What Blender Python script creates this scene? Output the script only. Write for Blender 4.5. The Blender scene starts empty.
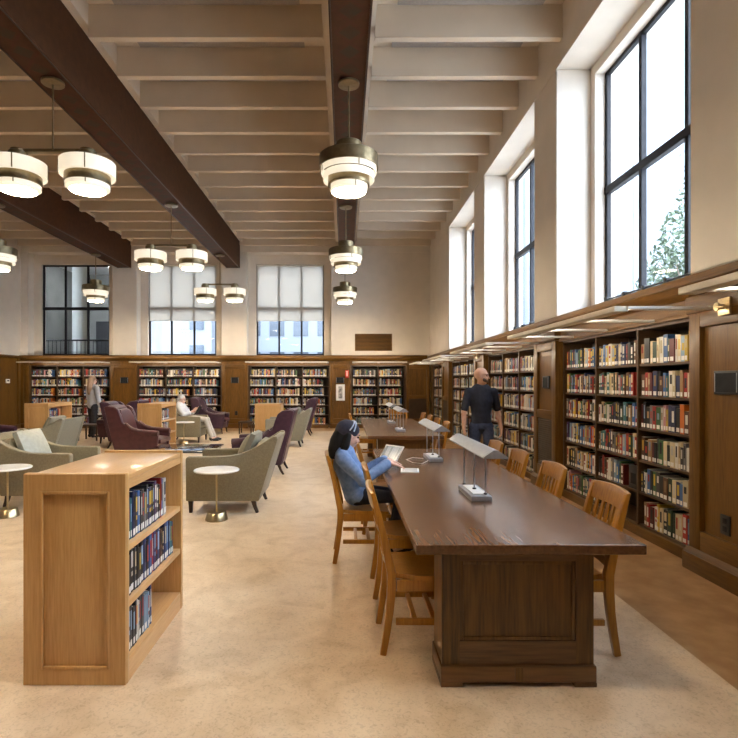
import bpy, bmesh, math, random
from mathutils import Vector, Matrix, Euler
R = random.Random(11)
PI = math.pi
SC = bpy.context.scene
COL = SC.collection

# ------------------------------------------------------------------ helpers
def lin(r, g, b):
    def f(c):
        c /= 255.0
        return c / 12.92 if c <= 0.04045 else ((c + 0.055) / 1.055) ** 2.4
    return (f(r), f(g), f(b), 1.0)

class MB:
    """collects shapes into one bmesh"""
    def __init__(self):
        self.bm = bmesh.new()
    def poly(self, verts, faces, mi=0):
        vs = [self.bm.verts.new(v) for v in verts]
        for f in faces:
            try:
                nf = self.bm.faces.new([vs[i] for i in f]); nf.material_index = mi
            except ValueError:
                pass
        return self
    def box(self, x0, x1, y0, y1, z0, z1, mi=0, M=None):
        v = [(x, y, z) for z in (z0, z1) for y in (y0, y1) for x in (x0, x1)]
        if M is not None:
            v = [M @ Vector(p) for p in v]
        return self.poly(v, [(0, 2, 3, 1), (4, 5, 7, 6), (0, 1, 5, 4), (2, 6, 7, 3), (0, 4, 6, 2), (1, 3, 7, 5)], mi)
    def prism(self, pts, axis, a, b, mi=0):
        n = len(pts)
        def p(q, t):
            if axis == 'x': return (t, q[0], q[1])
            if axis == 'y': return (q[0], t, q[1])
            return (q[0], q[1], t)
        v = [p(q, a) for q in pts] + [p(q, b) for q in pts]
        f = [tuple(range(n)), tuple(range(2 * n - 1, n - 1, -1))]
        f += [(i, (i + 1) % n, n + (i + 1) % n, n + i) for i in range(n)]
        return self.poly(v, f, mi)
    def tube(self, pts, radii, seg=10, mi=0, flat=None):
        """tube through points, closed ends; radii number or list; flat=(sx,sy) ellipse"""
        pts = [Vector(p) for p in pts]
        if not isinstance(radii, (list, tuple)): radii = [radii] * len(pts)
        rings = []
        prev = None
        for i, p in enumerate(pts):
            d = (pts[min(i + 1, len(pts) - 1)] - pts[max(i - 1, 0)]).normalized()
            up = Vector((0, 0, 1)) if abs(d.z) < 0.9 else Vector((1, 0, 0))
            if prev is not None:
                a = prev - d * prev.dot(d)
                a = a.normalized() if a.length > 1e-5 else up.cross(d).normalized()
            else:
                a = up.cross(d).normalized()
            prev = a
            b = d.cross(a)
            sx, sy = flat or (1, 1)
            rings.append([self.bm.verts.new(p + a * math.cos(2 * PI * k / seg) * radii[i] * sx + b * math.sin(2 * PI * k / seg) * radii[i] * sy) for k in range(seg)])
        for r0, r1 in zip(rings, rings[1:]):
            for k in range(seg):
                f = self.bm.faces.new((r0[k], r0[(k + 1) % seg], r1[(k + 1) % seg], r1[k])); f.material_index = mi
        f = self.bm.faces.new(rings[0][::-1]); f.material_index = mi
        f = self.bm.faces.new(rings[-1]); f.material_index = mi
        return self
    def sweep(self, pts, w, h, axis_w=(0, 1, 0), mi=0):
        """rectangular bar of width w (along axis_w) and thickness h along a path"""
        pts = [Vector(p) for p in pts]
        aw = Vector(axis_w).normalized()
        if not isinstance(w, (list, tuple)): w = [w] * len(pts)
        if not isinstance(h, (list, tuple)): h = [h] * len(pts)
        rings = []
        for i, p in enumerate(pts):
            d = (pts[min(i + 1, len(pts) - 1)] - pts[max(i - 1, 0)]).normalized()
            n = d.cross(aw).normalized()
            rings.append([self.bm.verts.new(p + aw * sx * w[i] / 2 + n * sy * h[i] / 2) for sx, sy in ((-1, -1), (1, -1), (1, 1), (-1, 1))])
        for r0, r1 in zip(rings, rings[1:]):
            for k in range(4):
                f = self.bm.faces.new((r0[k], r0[(k + 1) % 4], r1[(k + 1) % 4], r1[k])); f.material_index = mi
        self.bm.faces.new(rings[0][::-1]); self.bm.faces.new(rings[-1])
        return self
    def lathe(self, prof, c=(0, 0, 0), seg=32, closed=False, mi=0):
        """revolve (r,z) profile; closed joins last to first; else ends are capped"""
        rings = []
        for r, z in prof:
            rings.append([self.bm.verts.new((c[0] + r * math.cos(2 * PI * k / seg), c[1] + r * math.sin(2 * PI * k / seg), c[2] + z)) for k in range(seg)])
        pr = list(zip(rings, rings[1:])) + ([(rings[-1], rings[0])] if closed else [])
        for r0, r1 in pr:
            for k in range(seg):
                f = self.bm.faces.new((r0[k], r0[(k + 1) % seg], r1[(k + 1) % seg], r1[k])); f.material_index = mi
        if not closed:
            f = self.bm.faces.new(rings[0][::-1]); f.material_index = mi
            f = self.bm.faces.new(rings[-1]); f.material_index = mi
        return self
    def ball(self, c, r, seg=12, M=None, mi=0):
        rr = r if isinstance(r, (list, tuple)) else (r, r, r)
        m = Matrix.Translation(Vector(c)) @ (M or Matrix.Identity(4)) @ Matrix.Diagonal((rr[0], rr[1], rr[2], 1))
        ret = bmesh.ops.create_uvsphere(self.bm, u_segments=seg, v_segments=max(6, seg * 2 // 3), radius=1, matrix=m)
        for v in ret['verts']:
            for f in v.link_faces: f.material_index = mi
        return self
    def cushion(self, x0, x1, y0, y1, z0, z1, puff=0.03, n=6, M=None):
        """soft box: rounded and crowned"""
        rr = lambda u: (1 - abs(u) ** 4) ** 0.5
        rings = []
        def pt(u, v, s):
            x = (x0 + x1) / 2 + u * (x1 - x0) / 2
            y = (y0 + y1) / 2 + v * (y1 - y0) / 2
            zc = (z0 + z1) / 2; hz = (z1 - z0) / 2
            e = max(abs(u), abs(v))
            zz = zc + s * (hz * (0.45 + 0.55 * (1 - e ** 5)) + puff * (1 - u * u) * (1 - v * v))
            p = Vector((x, y, zz))
            return M @ p if M is not None else p
        us = [-1 + 2 * i / (n * 2) for i in range(n * 2 + 1)]
        top = [[self.bm.verts.new(pt(u, v, 1)) for v in us] for u in us]
        bot = [[self.bm.verts.new(pt(u, v, -1)) for v in us] for u in us]
        m = len(us) - 1
        for i in range(m):
            for j in range(m):
                self.bm.faces.new((top[i][j], top[i + 1][j], top[i + 1][j + 1], top[i][j + 1]))
                self.bm.faces.new((bot[i][j], bot[i][j + 1], bot[i + 1][j + 1], bot[i + 1][j]))
        rim = [(i, 0) for i in range(m)] + [(m, j) for j in range(m)] + [(i, m) for i in range(m, 0, -1)] + [(0, j) for j in range(m, 0, -1)]
        for (a, b), (c, d) in zip(rim, rim[1:] + rim[:1]):
            self.bm.faces.new((top[a][b], bot[a][b], bot[c][d], top[c][d]))
        return self
    def xf(self, M):
        bmesh.ops.transform(self.bm, matrix=M, verts=self.bm.verts[:])
        return self
    def build(self, name, mats, parent=None, bevel=0, seg=2, smooth=40, sub=0):
        bm = self.bm
        bmesh.ops.recalc_face_normals(bm, faces=bm.faces[:])
        if bevel:
            es = [e for e in bm.edges if len(e.link_faces) == 2 and e.calc_face_angle(0) > 0.5]
            bmesh.ops.bevel(bm, geom=es, offset=bevel, segments=seg, profile=0.6, affect='EDGES', clamp_overlap=True)
        me = bpy.data.meshes.new(name)
        bm.to_mesh(me); bm.free()
        for m in (mats if isinstance(mats, (list, tuple)) else [mats]):
            me.materials.append(m)
        if smooth:
            me.shade_smooth(); me.set_sharp_from_angle(angle=math.radians(smooth))
        o = bpy.data.objects.new(name, me)
        COL.objects.link(o)
        if parent is not None: o.parent = parent
        if sub:
            md = o.modifiers.new('soft', 'SUBSURF'); md.levels = sub; md.render_levels = sub
        return o

def tag(o, label=None, cat=None, group=None, kind=None):
    if label: o['label'] = label
    if cat: o['category'] = cat
    if group: o['group'] = group
    if kind: o['kind'] = kind
    return o

def thing(name, label, cat, loc=(0, 0, 0), rz=0.0, group=None, kind=None):
    o = bpy.data.objects.new(name, None); COL.objects.link(o)
    o.location = loc; o.rotation_euler = (0, 0, rz); o.empty_display_size = 0.1
    return tag(o, label, cat, group, kind)

def struct(name, loc=(0, 0, 0)):
    o = bpy.data.objects.new(name, None); COL.objects.link(o)
    o.location = loc; o['kind'] = 'structure'
    return o

def dup(root, loc, rz, label=None, group=None):
    def cp(o, par):
        c = o.copy(); COL.objects.link(c)
        if par is not None:
            c.parent = par
        for ch in list(o.children): cp(ch, c)
        return c
    r = cp(root, None)
    r.location = loc; r.rotation_euler = (0, 0, rz)
    if label: r['label'] = label
    if group: r['group'] = group
    return r

# ------------------------------------------------------------------ materials
def newmat(name):
    m = bpy.data.materials.new(name); m.use_nodes = True
    nt = m.node_tree
    return m, nt, nt.nodes['Principled BSDF']

def nd(nt, t, **kw):
    n = nt.nodes.new(t)
    for k, v in kw.items():
        if k.startswith('i_'):
            n.inputs[k[2:].replace('_', ' ')].default_value = v
        else:
            setattr(n, k, v)
    return n

def ramp(nt, stops):
    r = nt.nodes.new('ShaderNodeValToRGB')
    cr = r.color_ramp
    while len(cr.elements) < len(stops): cr.elements.new(0.5)
    for e, (p, c) in zip(cr.elements, stops):
        e.position = p; e.color = c if len(c) == 4 else (*c, 1)
    return r

def mottled(name, c0, c1, scale=4, rough=0.5, bump=0.0, detail=4, stretch=(1, 1, 1), metal=0, coat=0, bscale=None, lo=0.35, hi=0.65, sheen=0, spec=0.5):
    m, nt, b = newmat(name)
    tc = nd(nt, 'ShaderNodeTexCoord')
    mp = nd(nt, 'ShaderNodeMapping'); mp.inputs['Scale'].default_value = stretch
    nt.links.new(tc.outputs['Object'], mp.inputs['Vector'])
    n = nd(nt, 'ShaderNodeTexNoise'); n.inputs['Scale'].default_value = scale; n.inputs['Detail'].default_value = detail
    nt.links.new(mp.outputs[0], n.inputs['Vector'])
    r = ramp(nt, [(lo, c0), (hi, c1)])
    nt.links.new(n.outputs['Fac'], r.inputs[0])
    nt.links.new(r.outputs[0], b.inputs['Base Color'])
    b.inputs['Roughness'].default_value = rough
    b.inputs['Metallic'].default_value = metal
    b.inputs['Coat Weight'].default_value = coat
    b.inputs['Coat Roughness'].default_value = 0.15
    b.inputs['Sheen Weight'].default_value = sheen
    b.inputs['Specular IOR Level'].default_value = spec
    if bump:
        n2 = n
        if bscale:
            n2 = nd(nt, 'ShaderNodeTexNoise'); n2.inputs['Scale'].default_value = bscale; n2.inputs['Detail'].default_value = 3
            nt.links.new(mp.outputs[0], n2.inputs['Vector'])
        bp = nd(nt, 'ShaderNodeBump'); bp.inputs['Strength'].default_value = bump; bp.inputs['Distance'].default_value = 0.01
        nt.links.new(n2.outputs['Fac'], bp.inputs['Height'])
        nt.links.new(bp.outputs[0], b.inputs['Normal'])
    return m

def wood(name, c0, c1, grain='z', rough=0.4, coat=0.0, fine=90, wide=5, spec=0.5, bump=0.08):
    """streaky grain along the named axis"""
    m, nt, b = newmat(name)
    tc = nd(nt, 'ShaderNodeTexCoord')
    st = {'x': (0.06, 1, 1), 'y': (1, 0.06, 1), 'z': (1, 1, 0.06)}[grain]
    def noise(sc, det, dist=0.0):
        mp = nd(nt, 'ShaderNodeMapping'); mp.inputs['Scale'].default_value = st
        nt.links.new(tc.outputs['Object'], mp.inputs['Vector'])
        n = nd(nt, 'ShaderNodeTexNoise'); n.inputs['Scale'].default_value = sc; n.inputs['Detail'].default_value = det
        n.inputs['Distortion'].default_value = dist
        nt.links.new(mp.outputs[0], n.inputs['Vector'])
        return n
    a = noise(fine, 3); c = noise(wide, 3, 0.6)
    mx = nd(nt, 'ShaderNodeMath', operation='MULTIPLY_ADD')
    nt.links.new(a.outputs['Fac'], mx.inputs[0]); mx.inputs[1].default_value = 0.55
    mm = nd(nt, 'ShaderNodeMath', operation='MULTIPLY'); nt.links.new(c.outputs['Fac'], mm.inputs[0]); mm.inputs[1].default_value = 0.45
    nt.links.new(mm.outputs[0], mx.inputs[2])
    r = ramp(nt, [(0.34, c0), (0.62, c1)])
    nt.links.new(mx.outputs[0], r.inputs[0])
    nt.links.new(r.outputs[0], b.inputs['Base Color'])
    b.inputs['Roughness'].default_value = rough
    b.inputs['Coat Weight'].default_value = coat; b.inputs['Coat Roughness'].default_value = 0.12
    b.inputs['Specular IOR Level'].default_value = spec
    bp = nd(nt, 'ShaderNodeBump'); bp.inputs['Strength'].default_value = bump; bp.inputs['Distance'].default_value = 0.004
    nt.links.new(a.outputs['Fac'], bp.inputs['Height']); nt.links.new(bp.outputs[0], b.inputs['Normal'])
    return m

def emit(name, col, strength, tint=None):
    m, nt, b = newmat(name)
    b.inputs['Base Color'].default_value = (0.6, 0.58, 0.53, 1)
    b.inputs['Roughness'].default_value = 0.5
    b.inputs['Emission Color'].default_value = (*col[:3], 1)
    # lamp cores are a little hotter than the rims of the opal
    n = nd(nt, 'ShaderNodeTexNoise'); n.inputs['Scale'].default_value = 6
    tc = nd(nt, 'ShaderNodeTexCoord'); nt.links.new(tc.outputs['Object'], n.inputs['Vector'])
    mr = nd(nt, 'ShaderNodeMapRange'); mr.inputs['To Min'].default_value = strength * 0.85; mr.inputs['To Max'].default_value = strength * 1.15
    nt.links.new(n.outputs['Fac'], mr.inputs['Value']); nt.links.new(mr.outputs[0], b.inputs['Emission Strength'])
    return m

def glass(name, tint=(0.96, 0.98, 1.0), refl=0.06):
    m, nt, b = newmat(name)
    nt.nodes.remove(b)
    out = nt.nodes['Material Output']
    tr = nd(nt, 'ShaderNodeBsdfTransparent'); tr.inputs['Color'].default_value = (*tint, 1)
    gl = nd(nt, 'ShaderNodeBsdfGlossy'); gl.inputs['Roughness'].default_value = 0.02
    lw = nd(nt, 'ShaderNodeLayerWeight'); lw.inputs['Blend'].default_value = 0.5
    pw = nd(nt, 'ShaderNodeMath', operation='POWER'); nt.links.new(lw.outputs['Facing'], pw.inputs[0]); pw.inputs[1].default_value = 5.0
    fr = nd(nt, 'ShaderNodeMath', operation='MULTIPLY_ADD'); nt.links.new(pw.outputs[0], fr.inputs[0]); fr.inputs[1].default_value = 0.12; fr.inputs[2].default_value = 0.008
    mx = nd(nt, 'ShaderNodeMixShader')
    nt.links.new(fr.outputs[0], mx.inputs[0]); nt.links.new(tr.outputs[0], mx.inputs[1]); nt.links.new(gl.outputs[0], mx.inputs[2])
    nt.links.new(mx.outputs[0], out.inputs[0])
    return m

def attr_mat(name, rough=0.45):
    m, nt, b = newmat(name)
    a = nd(nt, 'ShaderNodeAttribute'); a.attribute_name = 'tone'
    nt.links.new(a.outputs['Color'], b.inputs['Base Color'])
    b.inputs['Roughness'].default_value = rough
    return m

M = {}
M['cream'] = mottled('cream plaster', (0.64, 0.58, 0.505), (0.68, 0.615, 0.535), 3, 0.75, 0.03, bscale=160)
M['ceil'] = mottled('ceiling plaster', (0.63, 0.53, 0.415), (0.67, 0.57, 0.45), 2, 0.8)
M['panel'] = mottled('grey acoustic board', (0.36, 0.32, 0.29), (0.40, 0.36, 0.32), 40, 0.9)
M['wain'] = wood('dark oak wainscot', (0.085, 0.036, 0.006), (0.175, 0.082, 0.014), 'z', 0.38, 0.06, spec=.35)
M['wainx'] = wood('dark oak rail', (0.085, 0.036, 0.006), (0.175, 0.082, 0.014), 'x', 0.38, 0.06, spec=.35)
M['wainy'] = wood('dark oak rail lengthwise', (0.085, 0.036, 0.006), (0.175, 0.082, 0.014), 'y', 0.38, 0.06, spec=.35)
M['case'] = wood('dark shelf timber', (0.014, 0.008, 0.005), (0.024, 0.013, 0.007), 'z', 0.5)
M['shelfedge'] = wood('shelf board', (0.055, 0.027, 0.011), (0.09, 0.045, 0.018), 'x', 0.45)
M['louver'] = mottled('dark louvre', (0.05, 0.028, 0.014), (0.07, 0.04, 0.02), 10, 0.5)
M['oak'] = wood('light oak', (0.52, 0.285, 0.095), (0.66, 0.395, 0.155), 'z', 0.32, 0.25, fine=110, wide=4)
M['oaky'] = wood('light oak lengthwise', (0.56, 0.31, 0.12), (0.68, 0.41, 0.18), 'y', 0.28, 0.3, fine=110, wide=4)
M['chair'] = wood('honey oak', (0.34, 0.135, 0.012), (0.50, 0.225, 0.026), 'z', 0.3, 0.3)
M['table'] = wood('brown oak pedestal', (0.050, 0.022, 0.004), (0.175, 0.080, 0.014), 'z', 0.35, 0.1, fine=70, wide=9)
M['tabletop'] = wood('polished table top', (0.085, 0.036, 0.015), (0.155, 0.070, 0.030), 'y', 0.27, 0.2, fine=60, wide=3, bump=0.015)
M['black'] = mottled('black metal', (0.012, 0.012, 0.013), (0.02, 0.02, 0.022), 20, 0.4)
M['frame'] = mottled('dark bronze window frame', (0.010, 0.0095, 0.013), (0.016, 0.015, 0.019), 12, 0.55, spec=.25)
M['bronze'] = mottled('antique bronze', (0.20, 0.155, 0.085), (0.27, 0.21, 0.12), 14, 0.34, metal=0.85)
M['brass'] = mottled('brushed brass', (0.50, 0.40, 0.22), (0.62, 0.50, 0.30), 30, 0.28, metal=1.0, stretch=(1, 1, 8))
M['steel'] = mottled('brushed silver', (0.34, 0.36, 0.40), (0.40, 0.42, 0.46), 30, 0.4, metal=0.5)
M['white'] = mottled('white laminate', (0.78, 0.78, 0.77), (0.84, 0.84, 0.83), 8, 0.35)
M['marble'] = mottled('white stone top', (0.70, 0.69, 0.68), (0.84, 0.84, 0.83), 6, 0.25)
M['olive'] = mottled('olive upholstery', (0.205, 0.168, 0.095), (0.25, 0.208, 0.122), 60, 0.62, 0.12, bscale=400, sheen=0.15)
M['sage'] = mottled('grey green upholstery', (0.21, 0.195, 0.145), (0.25, 0.235, 0.175), 60, 0.5, 0.1, bscale=400)
M['pillow'] = mottled('pale grey green leather', (0.37, 0.37, 0.30), (0.43, 0.43, 0.35), 20, 0.42, 0.05, bscale=200)
M['plum'] = mottled('plum leather', (0.045, 0.018, 0.032), (0.062, 0.025, 0.042), 14, 0.32, 0.08, bscale=180)
M['maroon'] = mottled('maroon leather', (0.066, 0.021, 0.022), (0.088, 0.028, 0.029), 14, 0.30, 0.08, bscale=180)
M['darkleg'] = mottled('espresso leg', (0.025, 0.012, 0.008), (0.04, 0.02, 0.012), 14, 0.35)
M['smoked'] = mottled('smoked glass', (0.02, 0.02, 0.024), (0.03, 0.03, 0.034), 3, 0.06)
M['glass'] = glass('window glass')
M['lamp'] = emit('opal lamp', (1.0, 0.84, 0.60), 0.30)
M['drum'] = emit('opal drum', (1.0, 0.86, 0.64), 0.27)
M['disc'] = emit('opal disc', (1.0, 0.81, 0.56), 30.0)
M['shelflight'] = emit('shelf light tube', (1.0, 0.84, 0.62), 15.0)
M['fixture'] = mottled('pale metal light housing', (0.70, 0.65, 0.56), (0.76, 0.71, 0.61), 10, 0.5)
M['label'] = mottled('paper label', (0.72, 0.71, 0.67), (0.80, 0.79, 0.75), 30, 0.7)
M['pages'] = mottled('page edges', (0.62, 0.56, 0.44), (0.74, 0.68, 0.56), 120, 0.8)
M['book'] = attr_mat('book cloth')
M['red'] = mottled('red enamel', (0.60, 0.05, 0.03), (0.70, 0.07, 0.04), 10, 0.4)
M['skin'] = mottled('skin', (0.52, 0.29, 0.20), (0.60, 0.35, 0.25), 20, 0.5)
M['skinfair'] = mottled('fair skin', (0.62, 0.38, 0.29), (0.70, 0.45, 0.35), 20, 0.5)
M['denim'] = mottled('blue chambray', (0.13, 0.22, 0.42), (0.20, 0.30, 0.52), 30, 0.8, 0.15, bscale=30)
M['navy'] = mottled('navy cotton', (0.010, 0.013, 0.026), (0.018, 0.022, 0.04), 20, 0.8)
M['jeans'] = mottled('dark jeans', (0.03, 0.045, 0.10), (0.05, 0.07, 0.14), 30, 0.8)
M['greyknit'] = mottled('grey knit', (0.36, 0.36, 0.38), (0.44, 0.44, 0.46), 60, 0.85)
M['blackcloth'] = mottled('black cloth', (0.010, 0.010, 0.013), (0.02, 0.02, 0.024), 20, 0.8)
M['whitecloth'] = mottled('white shirt', (0.70, 0.68, 0.68), (0.78, 0.77, 0.77), 20, 0.8)
M['khaki'] = mottled('stone trousers', (0.46, 0.42, 0.36), (0.54, 0.50, 0.43), 20, 0.8)
M['hairblack'] = mottled('black hair', (0.004, 0.004, 0.005), (0.010, 0.0095, 0.010), 50, 0.6, stretch=(1, 1, .1), spec=.25)
M['hairgrey'] = mottled('white hair', (0.55, 0.53, 0.50), (0.68, 0.66, 0.63), 50, 0.6)
M['hairbrown'] = mottled('light brown hair', (0.28, 0.17, 0.10), (0.40, 0.26, 0.16), 50, 0.5, stretch=(1, 1, .1))
M['beard'] = mottled('stubble', (0.10, 0.06, 0.045), (0.16, 0.10, 0.075), 80, 0.8)
M['cap'] = mottled('slate knit cap', (0.012, 0.013, 0.028), (0.022, 0.023, 0.045), 40, 0.8)
M['stripe'] = mottled('pale blue band', (0.38, 0.44, 0.60), (0.46, 0.52, 0.66), 30, 0.7)
M['eye'] = mottled('eye', (0.02, 0.015, 0.012), (0.03, 0.02, 0.016), 5, 0.2)

def floor_mat():
    m, nt, b = newmat('marbled linoleum')
    tc = nd(nt, 'ShaderNodeTexCoord')
    def noise(sc, det, dist):
        n = nd(nt, 'ShaderNodeTexNoise'); n.inputs['Scale'].default_value = sc; n.inputs['Detail'].default_value = det; n.inputs['Distortion'].default_value = dist
        nt.links.new(tc.outputs['Object'], n.inputs['Vector']); return n
    n1 = noise(3.2, 10, 1.2); n2 = noise(42, 5, 1.6)
    r1 = ramp(nt, [(0.28, (0.60, 0.43, 0.26)), (0.5, (0.72, 0.55, 0.37)), (0.72, (0.78, 0.62, 0.44))])
    nt.links.new(n1.outputs['Fac'], r1.inputs[0])
    r2 = ramp(nt, [(0.30, (0.56, 0.50, 0.43)), (0.50, (1, 1, 1))])
    nt.links.new(n2.outputs['Fac'], r2.inputs[0])
    mx = nd(nt, 'ShaderNodeMixRGB', blend_type='MULTIPLY'); mx.inputs[0].default_value = 0.5
    nt.links.new(r1.outputs[0], mx.inputs[1]); nt.links.new(r2.outputs[0], mx.inputs[2])
    nt.links.new(mx.outputs[0], b.inputs['Base Color'])
    b.inputs['Roughness'].default_value = 0.33
    b.inputs['Specular IOR Level'].default_value = 0.5
    return m
M['floor'] = floor_mat()
M['border'] = mottled('tan linoleum border', (0.40, 0.225, 0.098), (0.54, 0.335, 0.165), 5, 0.36, detail=8)

def beam_mat():
    """dark beam paint with faded stencilled diamonds along its underside"""
    m, nt, b = newmat('stencilled beam')
    tc = nd(nt, 'ShaderNodeTexCoord'); sp = nd(nt, 'ShaderNodeSeparateXYZ')
    nt.links.new(tc.outputs['Object'], sp.inputs[0])
    def math_(op, a, bb=None, c=None):
        n = nd(nt, 'ShaderNodeMath', operation=op)
        for i, v in enumerate((a, bb, c)):
            if v is None: continue
            if isinstance(v, (int, float)): n.inputs[i].default_value = v
            else: nt.links.new(v, n.inputs[i])
        return n.outputs[0]
    py = math_('PINGPONG', sp.outputs['Y'], 0.17)
    ax = math_('ABSOLUTE', sp.outputs['X'])
    s = math_('ADD', math_('MULTIPLY', ax, 1.0), py)
    d1 = math_('LESS_THAN', s, 0.12)
    d2 = math_('LESS_THAN', math_('ABSOLUTE', math_('SUBTRACT', s, 0.17)), 0.02)
    n = nd(nt, 'ShaderNodeTexNoise'); n.inputs['Scale'].default_value = 9; n.inputs['Detail'].default_value = 6
    nt.links.new(tc.outputs['Object'], n.inputs['Vector'])
    fade = ramp(nt, [(0.35, (0.25, 0.25, 0.25)), (0.65, (0.85, 0.85, 0.85))]); nt.links.new(n.outputs['Fac'], fade.inputs[0])
    base = ramp(nt, [(0.3, (0.055, 0.022, 0.009)), (0.7, (0.078, 0.031, 0.013))]); nt.links.new(n.outputs['Fac'], base.inputs[0])
    f1 = math_('MULTIPLY', d1, fade.outputs[0]); f2 = math_('MULTIPLY', d2, fade.outputs[0])
    m1 = nd(nt, 'ShaderNodeMixRGB'); nt.links.new(f1, m1.inputs[0]); nt.links.new(base.outputs[0], m1.inputs[1]); m1.inputs[2].default_value = (0.036, 0.032, 0.02, 1)
    m2 = nd(nt, 'ShaderNodeMixRGB'); nt.links.new(f2, m2.inputs[0]); nt.links.new(m1.outputs[0], m2.inputs[1]); m2.inputs[2].default_value = (0.075, 0.022, 0.013, 1)
    nt.links.new(m2.outputs[0], b.inputs['Base Color']); b.inputs['Roughness'].default_value = 0.6; b.inputs['Specular IOR Level'].default_value = 0.15
    return m
M['beam'] = beam_mat()

def shade_mat():
    m, nt, b = newmat('roller shade cloth')
    nt.nodes.remove(b); out = nt.nodes['Material Output']
    tl = nd(nt, 'ShaderNodeBsdfTranslucent'); tl.inputs['Color'].default_value = (0.62, 0.575, 0.51, 1)
    df = nd(nt, 'ShaderNodeBsdfDiffuse'); df.inputs['Color'].default_value = (0.72, 0.69, 0.64, 1)
    tr = nd(nt, 'ShaderNodeBsdfTransparent'); tr.inputs['Color'].default_value = (0.9, 0.88, 0.85, 1)
    a = nd(nt, 'ShaderNodeMixShader'); a.inputs[0].default_value = 0.45
    nt.links.new(tl.outputs[0], a.inputs[1]); nt.links.new(df.outputs[0], a.inputs[2])
    c = nd(nt, 'ShaderNodeMixShader'); c.inputs[0].default_value = 0.2
    nt.links.new(a.outputs[0], c.inputs[1]); nt.links.new(tr.outputs[0], c.inputs[2])
    nt.links.new(c.outputs[0], out.inputs[0])
    return m
M['shade'] = shade_mat()
# ------------------------------------------------------------------ room
XL, XR, YB, YN, ZC = -10.8, 2.87, 17.7, -3.0, 6.5
RB = [(0.72, 3.50), (4.40, 7.17), (8.0, 10.86), (11.7, 14.5)]     # bays of the right wall
BB = [(-10.55, -7.74), (-6.92, -4.10), (-3.24, -0.43)]            # bays of the far wall
S = lambda o: tag(o, kind='structure')

fl = S(MB().box(XL - .3, 1.968, YN, YB + .5, -.1, 0).build('floor', M['floor'], smooth=0))
S(MB().box(1.968, XR + .6, YN, YB + .5, -.1, 0).build('trim_1', M['border'], smooth=0))
S(MB().box(XL, 1.967, 16.75, YB + .3, 0, .002).build('trim_2', M['border'], smooth=0))

ceil = S(MB().box(XL - .3, XR + .7, YN, YB + .6, ZC, ZC + .15).build('ceiling', M['ceil'], smooth=0))
js = [7.0 + .88 * k for k in range(-11, 13)]
BX = [.065, -3.70, -7.33]
cuts = [XL] + [v for b in sorted(BX) for v in (b - .34, b + .34)] + [XR]
for y in js:
    for a, b in zip(cuts[::2], cuts[1::2]):
        MB().box(a, b, y - .05, y + .05, 6.06, ZC - .001).build('joist', M['ceil'], ceil, bevel=.006, seg=1)
def slabs(x0, x1):
    for a, b in zip(js, js[1:]):
        MB().box(x0, x1, a + .07, b - .07, ZC - .03, ZC - .0015).build('acoustic_board', M['panel'], ceil)
slabs(.70, 2.60); slabs(-3.00, -.58); slabs(-6.65, -4.40); slabs(-10.5, -8.0)
for bx in BX:
    for s in (-1, 1):
        MB().box(bx + s * .235 - (.11 if s < 0 else 0), bx + s * .235 + (.11 if s > 0 else 0), YN, YB, 6.21, ZC - .002).build('beam_casing', M['ceil'], ceil)
for bx in BX:
    o = MB().box(-.225, .225, YN, YB + .2, 5.35, 6.25).build('ceiling_beam', M['beam'], bevel=.012, seg=1); o.location.x = bx; S(o)
    for dx in (-.215, .20):
        MB().box(dx, dx + .015, YN, YB, 5.335, 5.349).build('beam_bead', M['darkleg'], o)

# --- right wall: deep window bays between plaster piers, oak below
wr = S(MB().box(3.40, 3.62, YN, YB + .5, -.05, 2.46).build('wall_right', M['cream'], smooth=0))
MB().box(XR, 3.62, YN, YB + .5, 5.77, ZC).build('header', M['cream'], wr)
edges = [YN] + [v for b in RB for v in b] + [YB + .5]
for a, b in zip(edges[::2], edges[1::2]):
    MB().box(XR, 3.36, a, b, 2.40, 5.7695).build('pier', M['cream'], wr, bevel=.012, seg=1)
for a, b in RB:
    wa, wb = a + .13, b - .12
    MB().box(3.34, 3.62, a - .3, wa, 2.46, 5.7695).build('jamb', M['cream'], wr)
    MB().box(3.34, 3.62, wb, b + .3, 2.46, 5.7695).build('jamb', M['cream'], wr)
    MB().box(3.34, 3.62, wa, wb, 5.64, 5.7695).build('lintel', M['cream'], wr)
MB().box(3.36, 3.62, YN, .42, 2.46, 5.7695).build('jamb', M['cream'], wr)
for a, b in zip([b for a, b in RB][:-1], [a for a, b in RB][1:]):
    MB().box(3.361, 3.62, a + .3, b - .3, 2.46, 5.7695).build('jamb', M['cream'], wr)
MB().box(3.361, 3.62, 14.8, YB + .5, 2.46, 5.7695).build('jamb', M['cream'], wr)

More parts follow.
